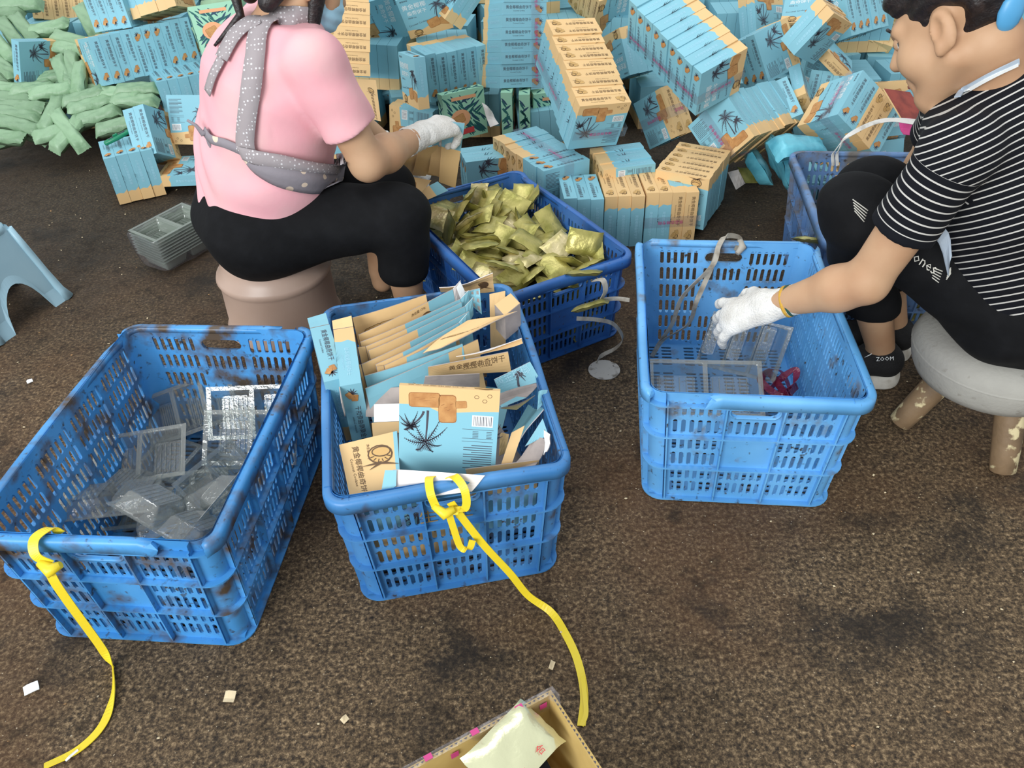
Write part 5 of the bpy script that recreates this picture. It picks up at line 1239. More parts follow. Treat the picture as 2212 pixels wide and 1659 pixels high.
def head_sdf(s, H, l, f, u, ears=True):
    A = np.array([l, f, u]); P_ = lambda a, b, c: H + a*l + b*f + c*u
    s.ell(P_(0, -.020, .052), A, (.074, .097, .086), .01); s.ell(P_(0, .040, -.008), A, (.060, .058, .086), .03)
    for q in (-1, 1):
        s.cap(P_(q*.050, .002, -.048), P_(q*.016, .070, -.092), .020, .021, .025); s.ell(P_(q*.038, .062, -.026), A, (.028, .030, .032), .02)
        s.cap(P_(q*.012, .092, .030), P_(q*.044, .074, .028), .013, .012, .015); s.cap(P_(q*.010, .103, -.024), P_(q*.012, .100, -.024), .009, .009, .008)
        s.ell(P_(q*.032, .094, .010), A, (.018, .014, .011), .012, 'sub')
        if ears:
            e = A.copy(); s.ell(P_(q*.076, -.008, -.004), e, (.010, .021, .034), .010); s.ell(P_(q*.0865, .000, .004), e, (.010, .0115, .020), .004, 'sub'); s.cap(P_(q*.078, .004, -.034), P_(q*.079, .002, -.026), .008, .008, .006)
    s.cap(P_(0, .072, -.098), P_(0, .078, -.090), .020, .018, .02); s.cap(P_(0, .092, .022), P_(0, .116, -.018), .008, .012, .012)
    s.cap(P_(-.016, .090, -.052), P_(.016, .090, -.052), .009, .009, .010); s.cap(P_(-.013, .088, -.064), P_(.013, .088, -.064), .009, .009, .010)
    return P_, A
def eyes_and_mouth(root, P_, l, f, u, lipm, closed=False):
    for q in (-1, 1):
        mb = MB(); c = Vector(P_(q*.032, .0815, .010))
        mb.loft([[c + Vector(l)*(.0125*math.sin(a)*math.cos(t)) + Vector(u)*(.0125*math.sin(a)*math.sin(t)) + Vector(f)*(.0125*math.cos(a)) for t in (2*PI*k/14 for k in range(14))] for a in (.01, .35, .7, 1.1, 1.5)]); eo = mb.build('eye', M['white'], root)
        mb = MB(); mb.add([c + Vector(f)*.0128 + Vector(l)*.0052*math.cos(t) + Vector(u)*.0052*math.sin(t) for t in (2*PI*k/12 for k in range(12))], [tuple(range(12))]); mb.build('iris', M['hair'], eo)
        mb = MB(); rr = .0134
        mb.loft([[c + Vector(l)*(rr*math.cos(a)) + (Vector(f)*math.cos(t) + Vector(u)*math.sin(t))*(rr*math.sin(a)) for t in ((-1.2 if closed else -.45) + (3.1 if closed else 2.4)*k/12 for k in range(13))] for a in (.12, .5, .9, 1.3, 1.57, 1.85, 2.25, 2.65, 3.02)], closed=False); mb.build('eyelid', M['skin'], root)
        mb = MB(); mb.tube([Vector(P_(q*.012, .103, .036)), Vector(P_(q*.030, .099, .041)), Vector(P_(q*.048, .085, .034))], [.002, .003, .0015], 8); mb.build('eyebrow', M['hair'], root)
    for z, r in ((-.053, .0042), (-.0625, .0048)):
        mb = MB(); mb.tube([Vector(P_(-.022, .089, -.057)), Vector(P_(-.010, .0985, z)), Vector(P_(0, .0995, z-.0008)), Vector(P_(.010, .0985, z)), Vector(P_(.022, .089, -.057))], [.0015, r, r, r, .0015], 8); mb.build('lip', lipm, root)
M['hair'] = mat('black_hair', (26, 21, 22), .45, noise=(70, (48, 38, 36), .45, .7), bump=.5, bscale=160)
M['lip'] = mat('lips', (176, 104, 92), .45)
M['glove'] = mat('white_knit_glove', (232, 230, 224), .9, noise=(22, (206, 202, 194), .4, .7), bump=.8, bscale=240)
M['pink'] = mat('pink_cotton', (236, 172, 180), .85, noise=(5, (228, 184, 184), .4, .65), bump=.45, bscale=18)
def dots(name, base, dot, scale, r):
    m = mat(name, base, .85, bump=.2, bscale=90); nt = m.node_tree; N = nt.nodes; L = nt.links; b = N['Principled BSDF']
    tc = N.new('ShaderNodeTexCoord'); v = N.new('ShaderNodeTexVoronoi'); v.inputs['Scale'].default_value = scale; v.inputs['Randomness'].default_value = .35; L.new(tc.outputs['Object'], v.inputs['Vector'])
    lt = N.new('ShaderNodeMath'); lt.operation = 'LESS_THAN'; lt.inputs[1].default_value = r; L.new(v.outputs['Distance'], lt.inputs[0])
    mx = N.new('ShaderNodeMix'); mx.data_type = 'RGBA'; L.new(lt.outputs[0], mx.inputs[0]); mx.inputs[6].default_value = (*lin(base), 1); mx.inputs[7].default_value = (*lin(dot), 1); L.new(mx.outputs[2], b.inputs['Base Color']); return m
M['dots'] = dots('grey_white_dotted_cotton', (158, 150, 152), (214, 212, 214), 120, .26); M['dots2'] = dots('grey_cream_dotted_cotton', (140, 134, 140), (224, 204, 182), 26, .26)
def stripes():
    m = mat('navy_white_striped_cotton', (14, 16, 23), .85, spec=.25, bump=.3, bscale=25); nt = m.node_tree; N = nt.nodes; L = nt.links; b = N['Principled BSDF']
    def att(n): q = N.new('ShaderNodeAttribute'); q.attribute_name = n; return q.outputs['Fac']
    def mth(op, x, y=0.0):
        q = N.new('ShaderNodeMath'); q.operation = op
        for k, w in enumerate((x, y)):
            if hasattr(w, 'links'): L.new(w, q.inputs[k])
            else: q.inputs[k].default_value = w
        return q.outputs[0]
    l1 = mth('LESS_THAN', mth('FRACT', att('stripe')), .20); l2_ = mth('LESS_THAN', mth('FRACT', att('stripe_arm')), .20)
    arm = mth('GREATER_THAN', att('arm'), 0.0); cf = mth('LESS_THAN', att('cuff'), 0.0)
    line = mth('ADD', mth('MULTIPLY', mth('SUBTRACT', 1.0, arm), l1), mth('MULTIPLY', mth('MULTIPLY', arm, cf), l2_)); lt = N.new('ShaderNodeMath'); lt.operation = 'ADD'; L.new(line, lt.inputs[0]); lt.inputs[1].default_value = 0
    mx = N.new('ShaderNodeMix'); mx.data_type = 'RGBA'; L.new(lt.outputs[0], mx.inputs[0]); mx.inputs[6].default_value = (*lin((14, 16, 23)), 1); mx.inputs[7].default_value = (*lin((200, 198, 192)), 1); L.new(mx.outputs[2], b.inputs['Base Color']); return m
M['stripes'] = stripes(); M['cuff'] = mat('dark_navy_cuff', (44, 48, 56), .85)
I3 = np.eye(3)

# ---- woman in pink on the bucket
def woman_pink():
    f2 = V3(.86, .51, 0); r2 = V3(.51, -.86, 0)
    pel, wst, che, nkb = V3(-.605, 1.905, .325), V3(-.585, 1.912, .46), V3(-.535, 1.925, .62), V3(-.478, 1.940, .765)
    shR, shL = V3(-.395, 1.795, .725), V3(-.55, 2.07, .725); elR, wrR = V3(-.312, 1.785, .500), V3(-.212, 1.965, .482); elL, wrL = V3(-.455, 2.16, .50), V3(-.315, 2.20, .36)
    hpR, hpL = pel + r2*.088 + V3(0, 0, 0), pel - r2*.088; knR, knL = V3(-.262, 1.795, .355), V3(-.315, 1.985, .335); anR, anL = V3(-.262, 1.80, .085), V3(-.36, 2.0, .085)
    H = V3(-.435, 1.965, .862); f = V3(.74, .46, -.49); f /= np.linalg.norm(f); u = V3(.35, .25, .9); u -= f*(u@f); u /= np.linalg.norm(u); l = np.cross(u, f)
    s = SDF((-.86, 1.60, -.005), (-.06, 2.40, 1.02), .0042)
    fl = (f2, 1.35)
    s.cap(pel, wst, .150, .135, .03, fl); s.cap(wst, che, .135, .150, .03, fl); s.cap(che, che + (nkb-che)*.5, .150, .11, .03, fl); s.cap(shR, shL, .052, .052, .05); s.cap(nkb - V3(0, 0, .03), H - u*.05 - f*.02, .058, .052, .03)
    for sh, el, wr in ((shR, elR, wrR), (shL, elL, wrL)): s.cap(sh, el, .050, .040, .03); s.cap(el, el + (wr-el)*.35, .041, .043, .02); s.cap(el + (wr-el)*.35, wr, .043, .027, .02)
    for hp, kn, an, ft in ((hpR, knR, anR, V3(.10, -.10, 0)), (hpL, knL, anL, V3(-.02, .11, 0))): s.cap(hp, kn, .080, .058, .03); s.cap(kn, kn + (an-kn)*.4, .055, .052, .02); s.cap(kn + (an-kn)*.4, an, .052, .034, .02); s.cap(an - V3(0, 0, .04), an + ft - V3(0, 0, .055), .030, .024, .02)
    P_, A = head_sdf(s, H, l, f, u)
    body = sdf_obj('person', s, M['skin']); tag(body, 'seated woman in pink shirt and dotted apron holding folded cartons', 'person')
    # shirt
    s = SDF((-.86, 1.60, .20), (-.20, 2.30, .88), .0048); fl = (f2, 1.22)
    s.cap(pel - V3(.01, 0, .02), wst, .192, .182, .04, fl); s.cap(wst, che, .182, .182, .04, fl); s.cap(che, nkb - V3(.01, 0, .04), .176, .105, .04, fl); s.cap(shR, shL, .066, .066, .05); s.cap(nkb - V3(0, 0, .03), nkb + V3(.01, 0, .012), .07, .062, .03)
    s.cut(nkb + V3(.01, 0, .02), V3(.1, .05, 1)); s.cap(nkb, nkb + V3(.02, .01, .09), .058, .058, .006, None, 'sub')
    s.cut(V3(-.62, 1.9, .322), V3(.40, .10, -1))
    for sh, el in ((shR, elR), (shL, elL)):
        e = sh + (el-sh)*.66; t = SDF((-.86, 1.60, .20), (-.20, 2.30, .88), .0048); t.cap(sh, sh + (el-sh)*.8, .066, .064, .02); t.cut(e, el-sh, .003); s.d = np.minimum(s.d, t.d) - (np.maximum(.02 - np.abs(s.d-t.d), 0)/.02)**2*.005
    g = s.grid(); ax = nkb - pel; ax /= np.linalg.norm(ax); a = (g-pel)@ax; b = (g-pel)@r2; c_ = (g-pel)@f2
    s.d += (.0060*np.sin(46*a + 12*b + 5*np.sin(14*b))*np.exp(-((a-.12)/.12)**2) + .005*np.sin(38*b + 30*a)*np.exp(-((a-.02)/.1)**2) + .003*np.sin(60*a - 45*b)*np.exp(-((a-.33)/.09)**2)*(c_ > 0)).astype(np.float32)
    shirt = sdf_obj('shirt', s, M['pink'], body, 2)
    # trousers, calf length
    s = SDF((-.86, 1.60, .12), (-.10, 2.36, .52), .0048); s.cap(pel - r2*.06 - V3(0, 0, .02), pel + r2*.06 - V3(0, 0, .02), .128, .128, .04, ((0, 0, 1), 1.15)); s.cap(pel - f2*.05 - V3(0, 0, .01) - r2*.05, pel - f2*.05 + r2*.05 - V3(0, 0, .01), .130, .130, .03)
    for hp, kn, an in ((hpR, knR, anR), (hpL, knL, anL)):
        m_ = kn + (an-kn)*.56; s.cap(hp, kn, .102, .078, .04); t = SDF(s.lo, s.lo + s.h*(s.n-1), s.h); t.d = t.d[:s.n[0], :s.n[1], :s.n[2]]
        s.cap(kn, kn + (an-kn)*.5, .078, .066, .02)
    g = s.grid(); s.d += (.0026*np.sin(70*(g@f2) + 30*g[..., 2])*np.exp(-((g[..., 0]+.33)/.06)**2) + .0022*np.sin(55*g[..., 2] + 20*(g@f2))).astype(np.float32)
    s.cut(V3(0, 0, .196), V3(0.05, 0, -1))
    tr = sdf_obj('trousers', s, M['black'], body, 2)
    # hair, mask
    s = SDF((-.62, 1.78, .70), (-.25, 2.15, 1.03), .004); s.ell(P_(0, -.028, .058), A, (.084, .104, .094), .01); s.ell(P_(0, -.11, .02), A, (.05, .045, .06), .03)
    s.ell(P_(0, .11, -.03), A, (.085, .085, .098), .012, 'sub')
    for q in (-1, 1): s.cap(P_(q*.077, .012, .03), P_(q*.072, .035, -.085), .026, .014, .02, (l, 1.5)); s.cap(P_(q*.06, -.05, -.01), P_(q*.055, -.07, -.075), .03, .02, .03)
    sdf_obj('hair', s, M['hair'], body)
    mb = MB(); mb.tube([Vector(P_(.03, -.10, .0)), Vector(P_(.035, -.125, -.06)), Vector((-.56, 1.90, .80)), Vector((-.615, 1.845, .755))], [.016, .015, .010, .003], 8); mb.build('ponytail', M['hair'], body)
    s = SDF((-.50, 1.85, .70), (-.25, 2.15, .95), .003); s.ell(P_(0, .054, -.046), A, (.066, .068, .066), .0); s.cut(P_(0, .03, 0), -f); s.cut(P_(0, 0, .004), u); s.cut(P_(0, 0, -.108), -u)
    g = s.grid(); s.d += (.0016*np.sin(260*((g-H)@u))).astype(np.float32)
    M['mask'] = mat('pale_blue_face_mask', (166, 210, 230), .8, bump=.3, bscale=60); sdf_obj('face_mask', s, M['mask'], body)
    for q in (-1, 1):
        mb = MB(); mb.tube([Vector(P_(q*.062, .05, -.02)), Vector(P_(q*.080, .0, .02)), Vector(P_(q*.084, -.02, .0))], .0016, 6); mb.build('mask_loop', M['white'], body)
    eyes_and_mouth(body, P_, l, f, u, M['lip'])
    # gloves
    for nm, wr, el, sgn, z, cu in (('glove', wrR, elR, 1, V3(-.15, -.55, .8), (.75, .8, .5)), ('glove', wrL, elL, -1, V3(-.2, -.2, .95), (.6, .7, .5))):
        x = wr-el; x = x/np.linalg.norm(x) + (V3(.15, 0, .02) if sgn > 0 else V3(.1, 0, -.1)); x /= np.linalg.norm(x); z = z - x*(x@z); z /= np.linalg.norm(z); y = np.cross(z, x)
        o = sdf_obj(nm, hand_sdf(sgn, cu, grow=.003), M['glove'], body); o.matrix_basis = frame(x, y, z, wr + x*.035)
        mb = MB(); mb.loft([[Vector(wr + x*(.035+a) + (y*math.cos(t)*1.0 + z*math.sin(t)*.9)*r) for t in (2*PI*k/20 for k in range(20))] for a, r in ((-.072, .034), (-.066, .0375), (-.058, .034), (-.05, .0365), (-.042, .034), (-.034, .036), (-.02, .034))]); mb.build('cuff', M['glove'], o); o.children[0].matrix_parent_inverse = o.matrix_basis.inverted()
    # apron
    T_ = bvh(shirt, tr, body)
    def strap(name, px, w, m, off=.008):
        pts = [onto(T_, a, b, off, 1.9) for a, b in px]
        rings = []; C = catmull(pts, 5)
        for i, p in enumerate(C):
            d = (C[min(i+1, len(C)-1)] - C[max(i-1, 0)]).normalized(); h = T_.find_nearest(p); n = (p-h[0]).normalized() if (p-h[0]).length > 1e-5 else h[1]; sd = d.cross(n).normalized()
            rings.append([p + sd*w/2 + n*.0035, p + n*.004, p - sd*w/2 + n*.0035, p - sd*w/2 + n*.001, p + n*.0015, p + sd*w/2 + n*.001])
        mb = MB(); mb.loft(rings, cap0=True, cap1=True); return mb.build(name, m, body)
    strap('apron_strap', [(682, 46), (640, 38), (600, 42), (572, 56), (560, 85), (556, 120), (550, 160), (544, 205), (538, 255), (534, 300), (536, 325)], .044, M['dots'])
    strap('apron_strap', [(566, 52), (540, 58), (515, 78), (498, 105), (486, 130)], .040, M['dots'])
    strap('apron_strap', [(486, 130), (468, 165), (457, 200)], .026, M['dots'])
    strap('apron_tie', [(449, 283), (465, 300), (490, 308), (515, 318), (540, 330)], .020, M['dots2'])
    ap = patch('apron', T_, [(524, 316), (560, 322), (610, 330), (670, 345), (720, 352), (752, 348)], [(528, 338), (552, 372), (590, 398), (640, 412), (690, 416), (738, 400)], M['dots2'], body, off=.008, bulge=.022, y=1.78, fold=.003)
    patch('apron_band', T_, [(522, 312), (560, 318), (610, 326), (670, 341), (720, 350), (755, 345)], [(532, 338), (565, 352), (610, 362), (660, 370), (700, 372), (738, 368)], M['dots'], body, off=.020, bulge=.012, y=1.78, k=5)
    mb = MB(); k = onto(T_, 452, 290, .006); mb.tube([k + Vector((.008, 0, .006)), k + Vector((-.008, -.004, .003)), k + Vector((-.018, -.002, .022)), k + Vector((-.035, 0, .034))], [.006, .007, .004, .003], 8); mb.tube([k, k + Vector((.002, -.006, -.02)), k + Vector((.008, -.004, -.045))], [.006, .005, .004], 8); mb.build('apron_knot', M['dots2'], body)
    return body
WP = woman_pink()
# cartons in her hand, made still
for lab, q, m, sp in (('blue topped flattened carton in the pink woman\'s gloved hand', [(958, 256, 2.05), (1004, 266, 2.05), (984, 404, 2.10), (948, 392, 2.10)], blue, ('t', .42, sand)),
                      ('second flattened carton in the gloved hand, blue and sand', [(944, 262, 2.07), (982, 262, 2.07), (962, 385, 2.12), (925, 372, 2.12)], blue, ('t', .45, sand)),
                      ('sand flattened carton hanging under the gloved hand', [(905, 318, 2.09), (950, 312, 2.09), (948, 378, 2.14), (892, 372, 2.14)], sand, None),
                      ('sand carton below the gloved hand, nearest the arm', [(868, 345, 2.12), (915, 322, 2.12), (920, 378, 2.16), (856, 374, 2.16)], sand, None)):
    card('folded_carton', lab, [PY(*p) for p in q], m, M['kraft'], sp, group='cartons held by the pink woman', curl=.003)
def cookie_art(p, w, h): p.cookie(-w*.2, h*.15, w*.4, h*.3, .4, 2)
card('folded_carton', 'opened sand carton with cookie picture by the black knee', [PY(866, 378, 2.10), PY(932, 390, 2.13), PY(892, 438, 2.06), PY(878, 424, 2.05)], sand, M['kraft'], art=cookie_art)
card('folded_carton', 'sand and blue carton corner above the gold crate\'s rim', [PY(900, 415, 2.12), PY(945, 392, 2.16), PY(968, 412, 2.15), PY(905, 440, 2.10)], sand, M['kraft'], ('s', .6, blue))
card('folded_carton', 'sand card standing behind the pink woman\'s sleeve', [PY(770, 170, 2.98), PY(812, 173, 2.98), PY(823, 262, 2.94), PY(796, 256, 2.94)], sand, M['kraft'], art=lambda p, w, h: (p.text(NAME, .01, -.02, .012, 9, -PI/2), p.coconut(.01, h*.55, .012)))
card('paper_sheet', 'white curled paper hanging right of the leaf-print box', [PY(1040, 222, 2.93), PY(1062, 240, 2.93), PY(1076, 268, 2.90), PY(1058, 275, 2.90)], M['kraftwhite'], M['kraftwhite'], cat='paper', curl=.008)

# ---- woman in stripes on the round stool
def woman_striped():
    f2 = V3(-.90, .43, 0); l2 = V3(-.43, -.90, 0)
    pel, wst, che, nkb = V3(1.045, 1.385, .345), V3(1.010, 1.38, .47), V3(.940, 1.37, .62), V3(.866, 1.372, .762)
    shL, shR = V3(.755, 1.262, .708), V3(.88, 1.525, .708); elL, wrL = V3(.678, 1.292, .438), V3(.560, 1.395, .324); elR, wrR = V3(.92, 1.64, .50), V3(.85, 1.63, .32)
    hpL, hpR = pel + l2*.085, pel - l2*.085; knL, knR = V3(.712, 1.478, .490), V3(.79, 1.60, .47); anL, anR = V3(.880, 1.525, .10), V3(.95, 1.625, .10)
    H = V3(.766, 1.395, .866); f = V3(-.548, .601, -.582); f /= np.linalg.norm(f); u = V3(-.297, .51, .807); u -= f*(u@f); u /= np.linalg.norm(u); l = np.cross(u, f)
    s = SDF((.50, 1.14, -.005), (1.34, 1.80, 1.0), .0036); fl = (f2, 1.35)
    s.cap(pel, wst, .145, .13, .03, fl); s.cap(wst, che, .13, .145, .03, fl); s.cap(che, che + (nkb-che)*.5, .145, .11, .03, fl); s.cap(shL, shR, .050, .050, .05); s.cap((.925, 1.39, .72), (.985, 1.39, .65), .07, .10, .04); s.cap((.815, 1.290, .715), (.93, 1.325, .770), .034, .050, .05); s.cap(nkb - V3(-.01, 0, .03), H - u*.045 - f*.035, .056, .054, .03)
    for sh, el, wr in ((shL, elL, wrL), (shR, elR, wrR)): s.cap(sh, el, .048, .040, .03); s.cap(el, el + (wr-el)*.3, .041, .043, .02); s.cap(el + (wr-el)*.3, wr, .043, .026, .02)
    for hp, kn, an in ((hpL, knL, anL), (hpR, knR, anR)): s.cap(hp, kn, .080, .055, .03); s.cap(kn, kn + (an-kn)*.4, .055, .050, .02); s.cap(kn + (an-kn)*.4, an, .050, .032, .02); s.cap(an - V3(0, 0, .045), an + V3(-.12, .02, -.06), .030, .024, .02)
    P_, A = head_sdf(s, H, l, f, u)
    body = sdf_obj('person', s, M['skin']); tag(body, 'seated woman in striped shirt and black trousers reaching into the pale crate', 'person')
    eyes_and_mouth(body, P_, l, f, u, M['lip'], True)
    ax = nkb - pel; ax /= np.linalg.norm(ax)
    s = SDF((.56, 1.10, .20), (1.34, 1.80, .84), .0044); fl = (f2, 1.22); lo, hi = s.lo.copy(), s.lo + s.h*(s.n-1)
    s.cap(pel, wst, .172, .166, .04, fl); s.cap(wst, che, .166, .172, .04, fl); s.cap(che, nkb - V3(-.01, 0, .045), .168, .10, .04, fl); s.cap(shL, shR, .062, .062, .05); s.cap((.925, 1.39, .725), (.985, 1.39, .65), .085, .12, .05); s.cap(nkb - V3(0, 0, .03), nkb + V3(-.005, 0, .0), .07, .06, .03)
    s.cap(nkb + V3(-.005, 0, .0), nkb + V3(-.03, 0, .09), .060, .068, .006, None, 'sub'); s.cap((.815, 1.290, .715), (.93, 1.325, .770), .046, .068, .05); s.cut(pel + V3(0, 0, -.055), V3(-.40, -.1, -1))
    for sh, el in ((shL, elL), (shR, elR)):
        e = sh + (el-sh)*.60; t = SDF(lo, hi, s.h); t.n = s.n; t.d = np.full(s.n, .2, np.float32); t.cap(sh, sh + (el-sh)*.8, .060, .057, .02); t.cut(e, el-sh, .003); n0 = np.minimum(s.n, t.n); s.d = np.minimum(s.d, t.d) - (np.maximum(.02 - np.abs(s.d-t.d), 0)/.02)**2*.005
    g = s.grid(); a = (g-pel)@ax; b = (g-pel)@l2
    s.d += (.003*np.sin(44*a + 16*b)*np.exp(-((a-.08)/.1)**2) + .0022*np.sin(50*b + 20*a)).astype(np.float32)
    def stripe(V):
        tors = (.633*(V[:, 1]-pel[1]) + .774*(V[:, 2]-pel[2]) - (V[:, 0]-pel[0])*(.16 + .95*(V[:, 2]-.35)))/.0150
        arm = np.full(len(V), -1.0); st = np.zeros(len(V)); cu = np.full(len(V), -1.0)
        for sh, el in ((shL, elL), (shR, elR)):
            d = el-sh; L_ = np.linalg.norm(d); d = d/L_; q = V-sh; t = q@d; rad = np.linalg.norm(q - t[:, None]*d, axis=1); side = q@(l2 if sh is shL else -l2)
            m = np.minimum(np.minimum((t-.028)/.01, (.080-rad)/.01), np.maximum(side/.01, (t-.075)/.01)); near = (q@(l2 if sh is shL else -l2)) > -.08
            c = (t - (L_*.60-.022))/.01; st = np.where(near, t/.0150 + 3.3, st); cu = np.where(near & (m > 0), c, cu); arm = np.maximum(arm, np.clip(m, -1, 1))
        return tors, st, arm, np.clip(cu, -1, 1)
    shirt = sdf_obj('shirt', s, M['stripes'], body, 2, {'stripe': lambda V: stripe(V)[0], 'stripe_arm': lambda V: stripe(V)[1], 'arm': lambda V: stripe(V)[2], 'cuff': lambda V: stripe(V)[3]})
    s = SDF((.60, 1.16, .06), (1.34, 1.80, .62), .0046); s.cap(pel - l2*.06 - V3(0, 0, .015), pel + l2*.06 - V3(0, 0, .015), .125, .125, .04, ((0, 0, 1), 1.12)); s.cap(pel - f2*.05 - l2*.05, pel - f2*.05 + l2*.05, .118, .118, .03)
    for hp, kn, an in ((hpL, knL, anL), (hpR, knR, anR)): s.cap(hp, kn, .104, .072, .04); s.cap(kn, kn + (an-kn)*.35, .070, .066, .02); s.cap(kn + (an-kn)*.35, an + (kn-an)*.12, .066, .050, .02)
    g = s.grid(); s.d += (.0026*np.sin(48*(g@f2) + 26*g[..., 2]) + .002*np.sin(70*g[..., 2] - 30*g[..., 0])).astype(np.float32); s.cut(V3(0, 0, .135), V3(.1, 0, -1)); s.cut(V3(0, 0, .46), V3(.8, 0, 1)) if 0 else None
    tr = sdf_obj('trousers', s, M['black'], body, 2)
    # hair with a bun and a blue clip
    s = SDF((.60, 1.15, .70), (1.02, 1.62, 1.04), .0036); s.ell(P_(0, -.028, .056), A, (.085, .106, .095), .01); s.ell(P_(0, -.125, .075), A, (.055, .05, .05), .03); s.ell(P_(0, .070, .078), A, (.055, .030, .034), .03)
    s.ell(P_(0, .125, -.035), A, (.10, .088, .112), .012, 'sub')
    for q in (-1, 1): s.ell(P_(q*.085, -.012, -.018), A, (.035, .052, .052), .008, 'sub')
    s.cut(P_(0, -.07, -.05), -u + .25*f)
    g = s.grid(); w = (g-H); s.d += (.0012*np.sin(240*(w@u) + 60*(w@f))).astype(np.float32)
    hr = sdf_obj('hair', s, M['hair'], body)
    M['clip'] = mat('blue_hair_clip', (84, 160, 208), .4); T0 = bvh(hr)
    mb = MB(); c = onto(T0, 2180, 24, .004, 1.33); mb.loft([[c + Vector((.020*math.sin(a_)*math.cos(t), .010*math.sin(a_)*math.sin(t), .030*math.cos(a_))) for t in (2*PI*k/14 for k in range(14))] for a_ in (.05, .5, 1.0, 1.57, 2.1, 2.6, 3.09)]); mb.build('hair_clip', M['clip'], body)
    # glove with yellow and green cuff
    x = wrL-elL; x /= np.linalg.norm(x); x = x + V3(-.15, .0, -.05); x /= np.linalg.norm(x); z = V3(-.25, -.45, .85); z -= x*(x@z); z /= np.linalg.norm(z); y = np.cross(z, x)
    o = sdf_obj('glove', hand_sdf(-1, (.22, .32, .28), .34, .7, .0035), M['glove'], body); o.matrix_basis = frame(x, y, z, wrL + x*.030)
    for m_, a0, r in (('yellowband', -.052, .0335), ('greenband', -.060, .0330)):
        M[m_] = mat(m_, (206, 160, 60) if m_[0] == 'y' else (44, 84, 72), .9, bump=.5, bscale=200)
        mb = MB(); mb.loft([[Vector((a0 + da, math.cos(t)*(r+dr), math.sin(t)*(r+dr)*.9)) for t in (2*PI*k/20 for k in range(20))] for da, dr in ((-.004, -.003), (-.003, .001), (.003, .001), (.004, -.003))]); mb.build('cuff_band', M[m_], o)
    x = wrR-elR; x /= np.linalg.norm(x); z = V3(-.2, -.2, .9); z -= x*(x@z); z /= np.linalg.norm(z); o = sdf_obj('glove', hand_sdf(1, (.3, .4, .3), .1, .5, .0035), M['glove'], body); o.matrix_basis = frame(x, np.cross(z, x), z, wrR + x*.03)
    # shoes
    M['shoeblack'] = mat('black_shoe_mesh', (18, 18, 20), .75, bump=.4, bscale=300); M['sole'] = mat('white_rubber_sole', (206, 202, 192), .6, noise=(30, (160, 150, 134), .5, .75))
    for an, d in ((anL, V3(-.985, .10, 0)), (anR, V3(-.95, .2, 0))):
        d /= np.linalg.norm(d); sd = np.cross(V3(0, 0, 1), d); c = V3(an[0], an[1], 0) + V3(.018, .0, 0)
        s = SDF(c - V3(.30, .16, .005), c + V3(.14, .16, .19), .0032); s.cap(c + V3(0, 0, .055), c + d*.12 + V3(0, 0, .045), .040, .036, .02); s.cap(c + d*.10 + V3(0, 0, .042), c + d*.175 + V3(0, 0, .034), .038, .028, .02); s.cap(c - d*.005 + V3(0, 0, .06), c + d*.02 + V3(0, 0, .095), .038, .036, .02); s.cut(c + V3(0, 0, .022), V3(0, 0, -1)); s.cut(c + V3(0, 0, .104), V3(0, 0, 1) + .25*d)
        sh = sdf_obj('shoe', s, M['shoeblack'], body)
        s = SDF(c - V3(.30, .16, .005), c + V3(.14, .16, .06), .0030); s.cap(c + V3(0, 0, .014), c + d*.10 + V3(0, 0, .014), .047, .044, .02); s.cap(c + d*.10 + V3(0, 0, .014), c + d*.18 + V3(0, 0, .014), .044, .034, .02); s.cut(c + V3(0, 0, .038), V3(0, 0, 1)); s.cut(c + V3(0, 0, .001), V3(0, 0, -1)); so = sdf_obj('sole', s, M['sole'], sh)
        if an is anL:
            T1 = bvh(sh); decal('shoe_lettering', T1, 1893, 776, 1930, 774, 'ZOOM', 12, M['white'], sh)
            mb = MB(); L_ = [onto(T1, a_, b_, .0016) for a_, b_ in ((1868, 772), (1880, 767), (1887, 762), (1892, 766), (1906, 764), (1924, 761))]; mb.tube(L_, [.0006, .0012, .0012, .0012, .0009, .0004], 6); mb.build('shoe_line', M['white'], sh)
    # prints on the trousers, apron edge, neck strap
    T2 = bvh(tr); decal('trouser_lettering', T2, 1938, 527, 2022, 584, 'oucones', 34, M['trprint'], tr)
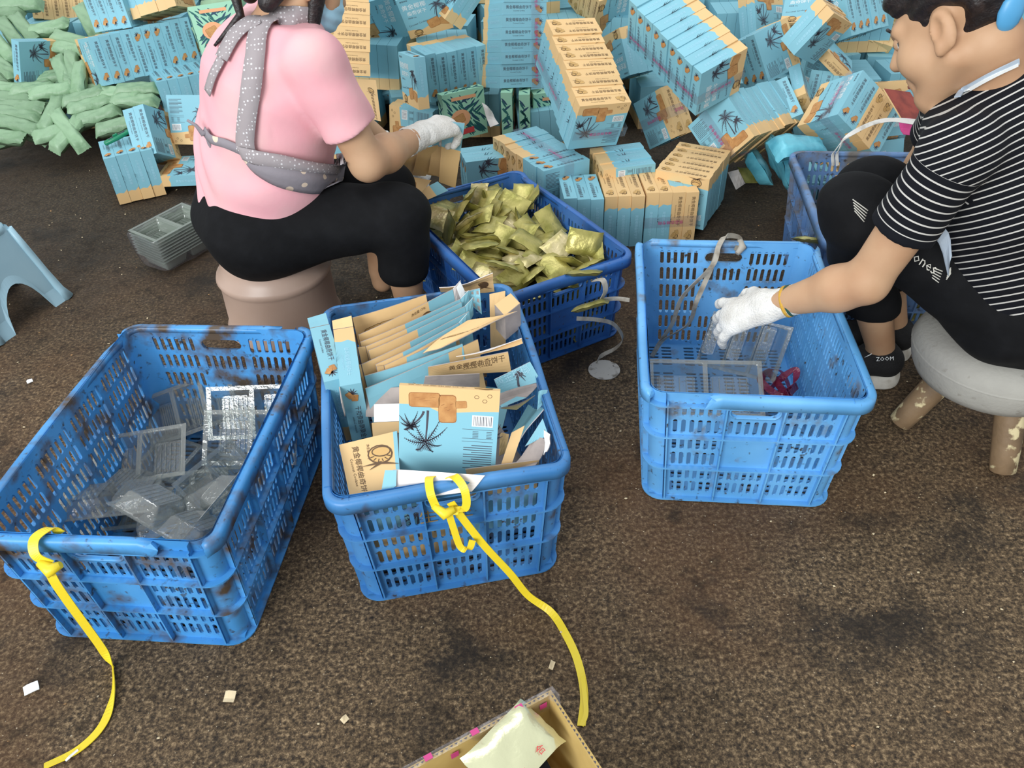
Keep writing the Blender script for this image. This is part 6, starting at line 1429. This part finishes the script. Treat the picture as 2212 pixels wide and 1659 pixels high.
    for k in range(5):
        for (x0, y0), (x1, y1) in (((1842 + 1*k, 431 + 6*k), (1875 - 2*k, 455 + 6*k)), ((2018 - 1.2*k, 579 + 5*k), (2036 - 2*k, 586 + 6*k)), ((2044 + k, 604 - 4*k), (2054, 590 - 3*k))):
            mb = MB(); mb.tube([onto(T2, x0 + (x1-x0)*t/4, y0 + (y1-y0)*t/4, .0008) for t in range(5)], .0011, 6); mb.build('print_stripe', M['trprint'], tr)
    T3 = bvh(shirt, tr, body)
    M['apronblue'] = mat('pale_grey_blue_cloth', (176, 190, 204), .85, bump=.3, bscale=30)
    card('apron_edge', '', [PY(2002, 452, 1.262), PY(2030, 470, 1.25), PY(2062, 545, 1.27), PY(2052, 592, 1.29)], M['apronblue'], M['apronblue'], parent=body, curl=.012, th=.002)
    pts = [onto(T3, a_, b_, .004) for a_, b_ in ((2068, 214), (2080, 198), (2100, 180), (2128, 163), (2160, 146), (2195, 130))]
    for w, m_, dz in ((.010, 'apronblue', 0), (.006, 'white', .005)):
        rings = []
        C = catmull([p + Vector((0, -.002, dz*-1)) for p in pts], 5)
        for i, p in enumerate(C):
            d = (C[min(i+1, len(C)-1)] - C[max(i-1, 0)]).normalized(); h = T3.find_nearest(p); n = (p-h[0]).normalized(); sd = d.cross(n).normalized(); rings.append([p + sd*w/2 + n*.002, p - sd*w/2 + n*.002, p - sd*w/2, p + sd*w/2])
        mb = MB(); mb.loft(rings, smooth=False, cap0=True, cap1=True); mb.build('neck_strap', M[m_], body)
    return body
M['redcard'] = mat('dark_red_card', (150, 62, 48), .6, noise=(30, (120, 44, 36), .4, .65)); M['trprint'] = mat('pale_trouser_print', (196, 194, 184), .7)
WS = woman_striped()

card('open_box_lid', 'open dark red lined carton behind the striped woman\'s chin', [PY(1908, 192, 2.42), PY(1965, 200, 2.45), PY(2000, 255, 2.36), PY(1950, 262, 2.32)], M['redcard'], sand, th=.004)
card('film_sheet', 'magenta plastic sheet under the white strap\'s end', [PY(1938, 262, 2.3), PY(1985, 262, 2.3), PY(1975, 300, 2.25), PY(1950, 292, 2.25)], M['magenta'], M['magenta'], cat='film', curl=.008)
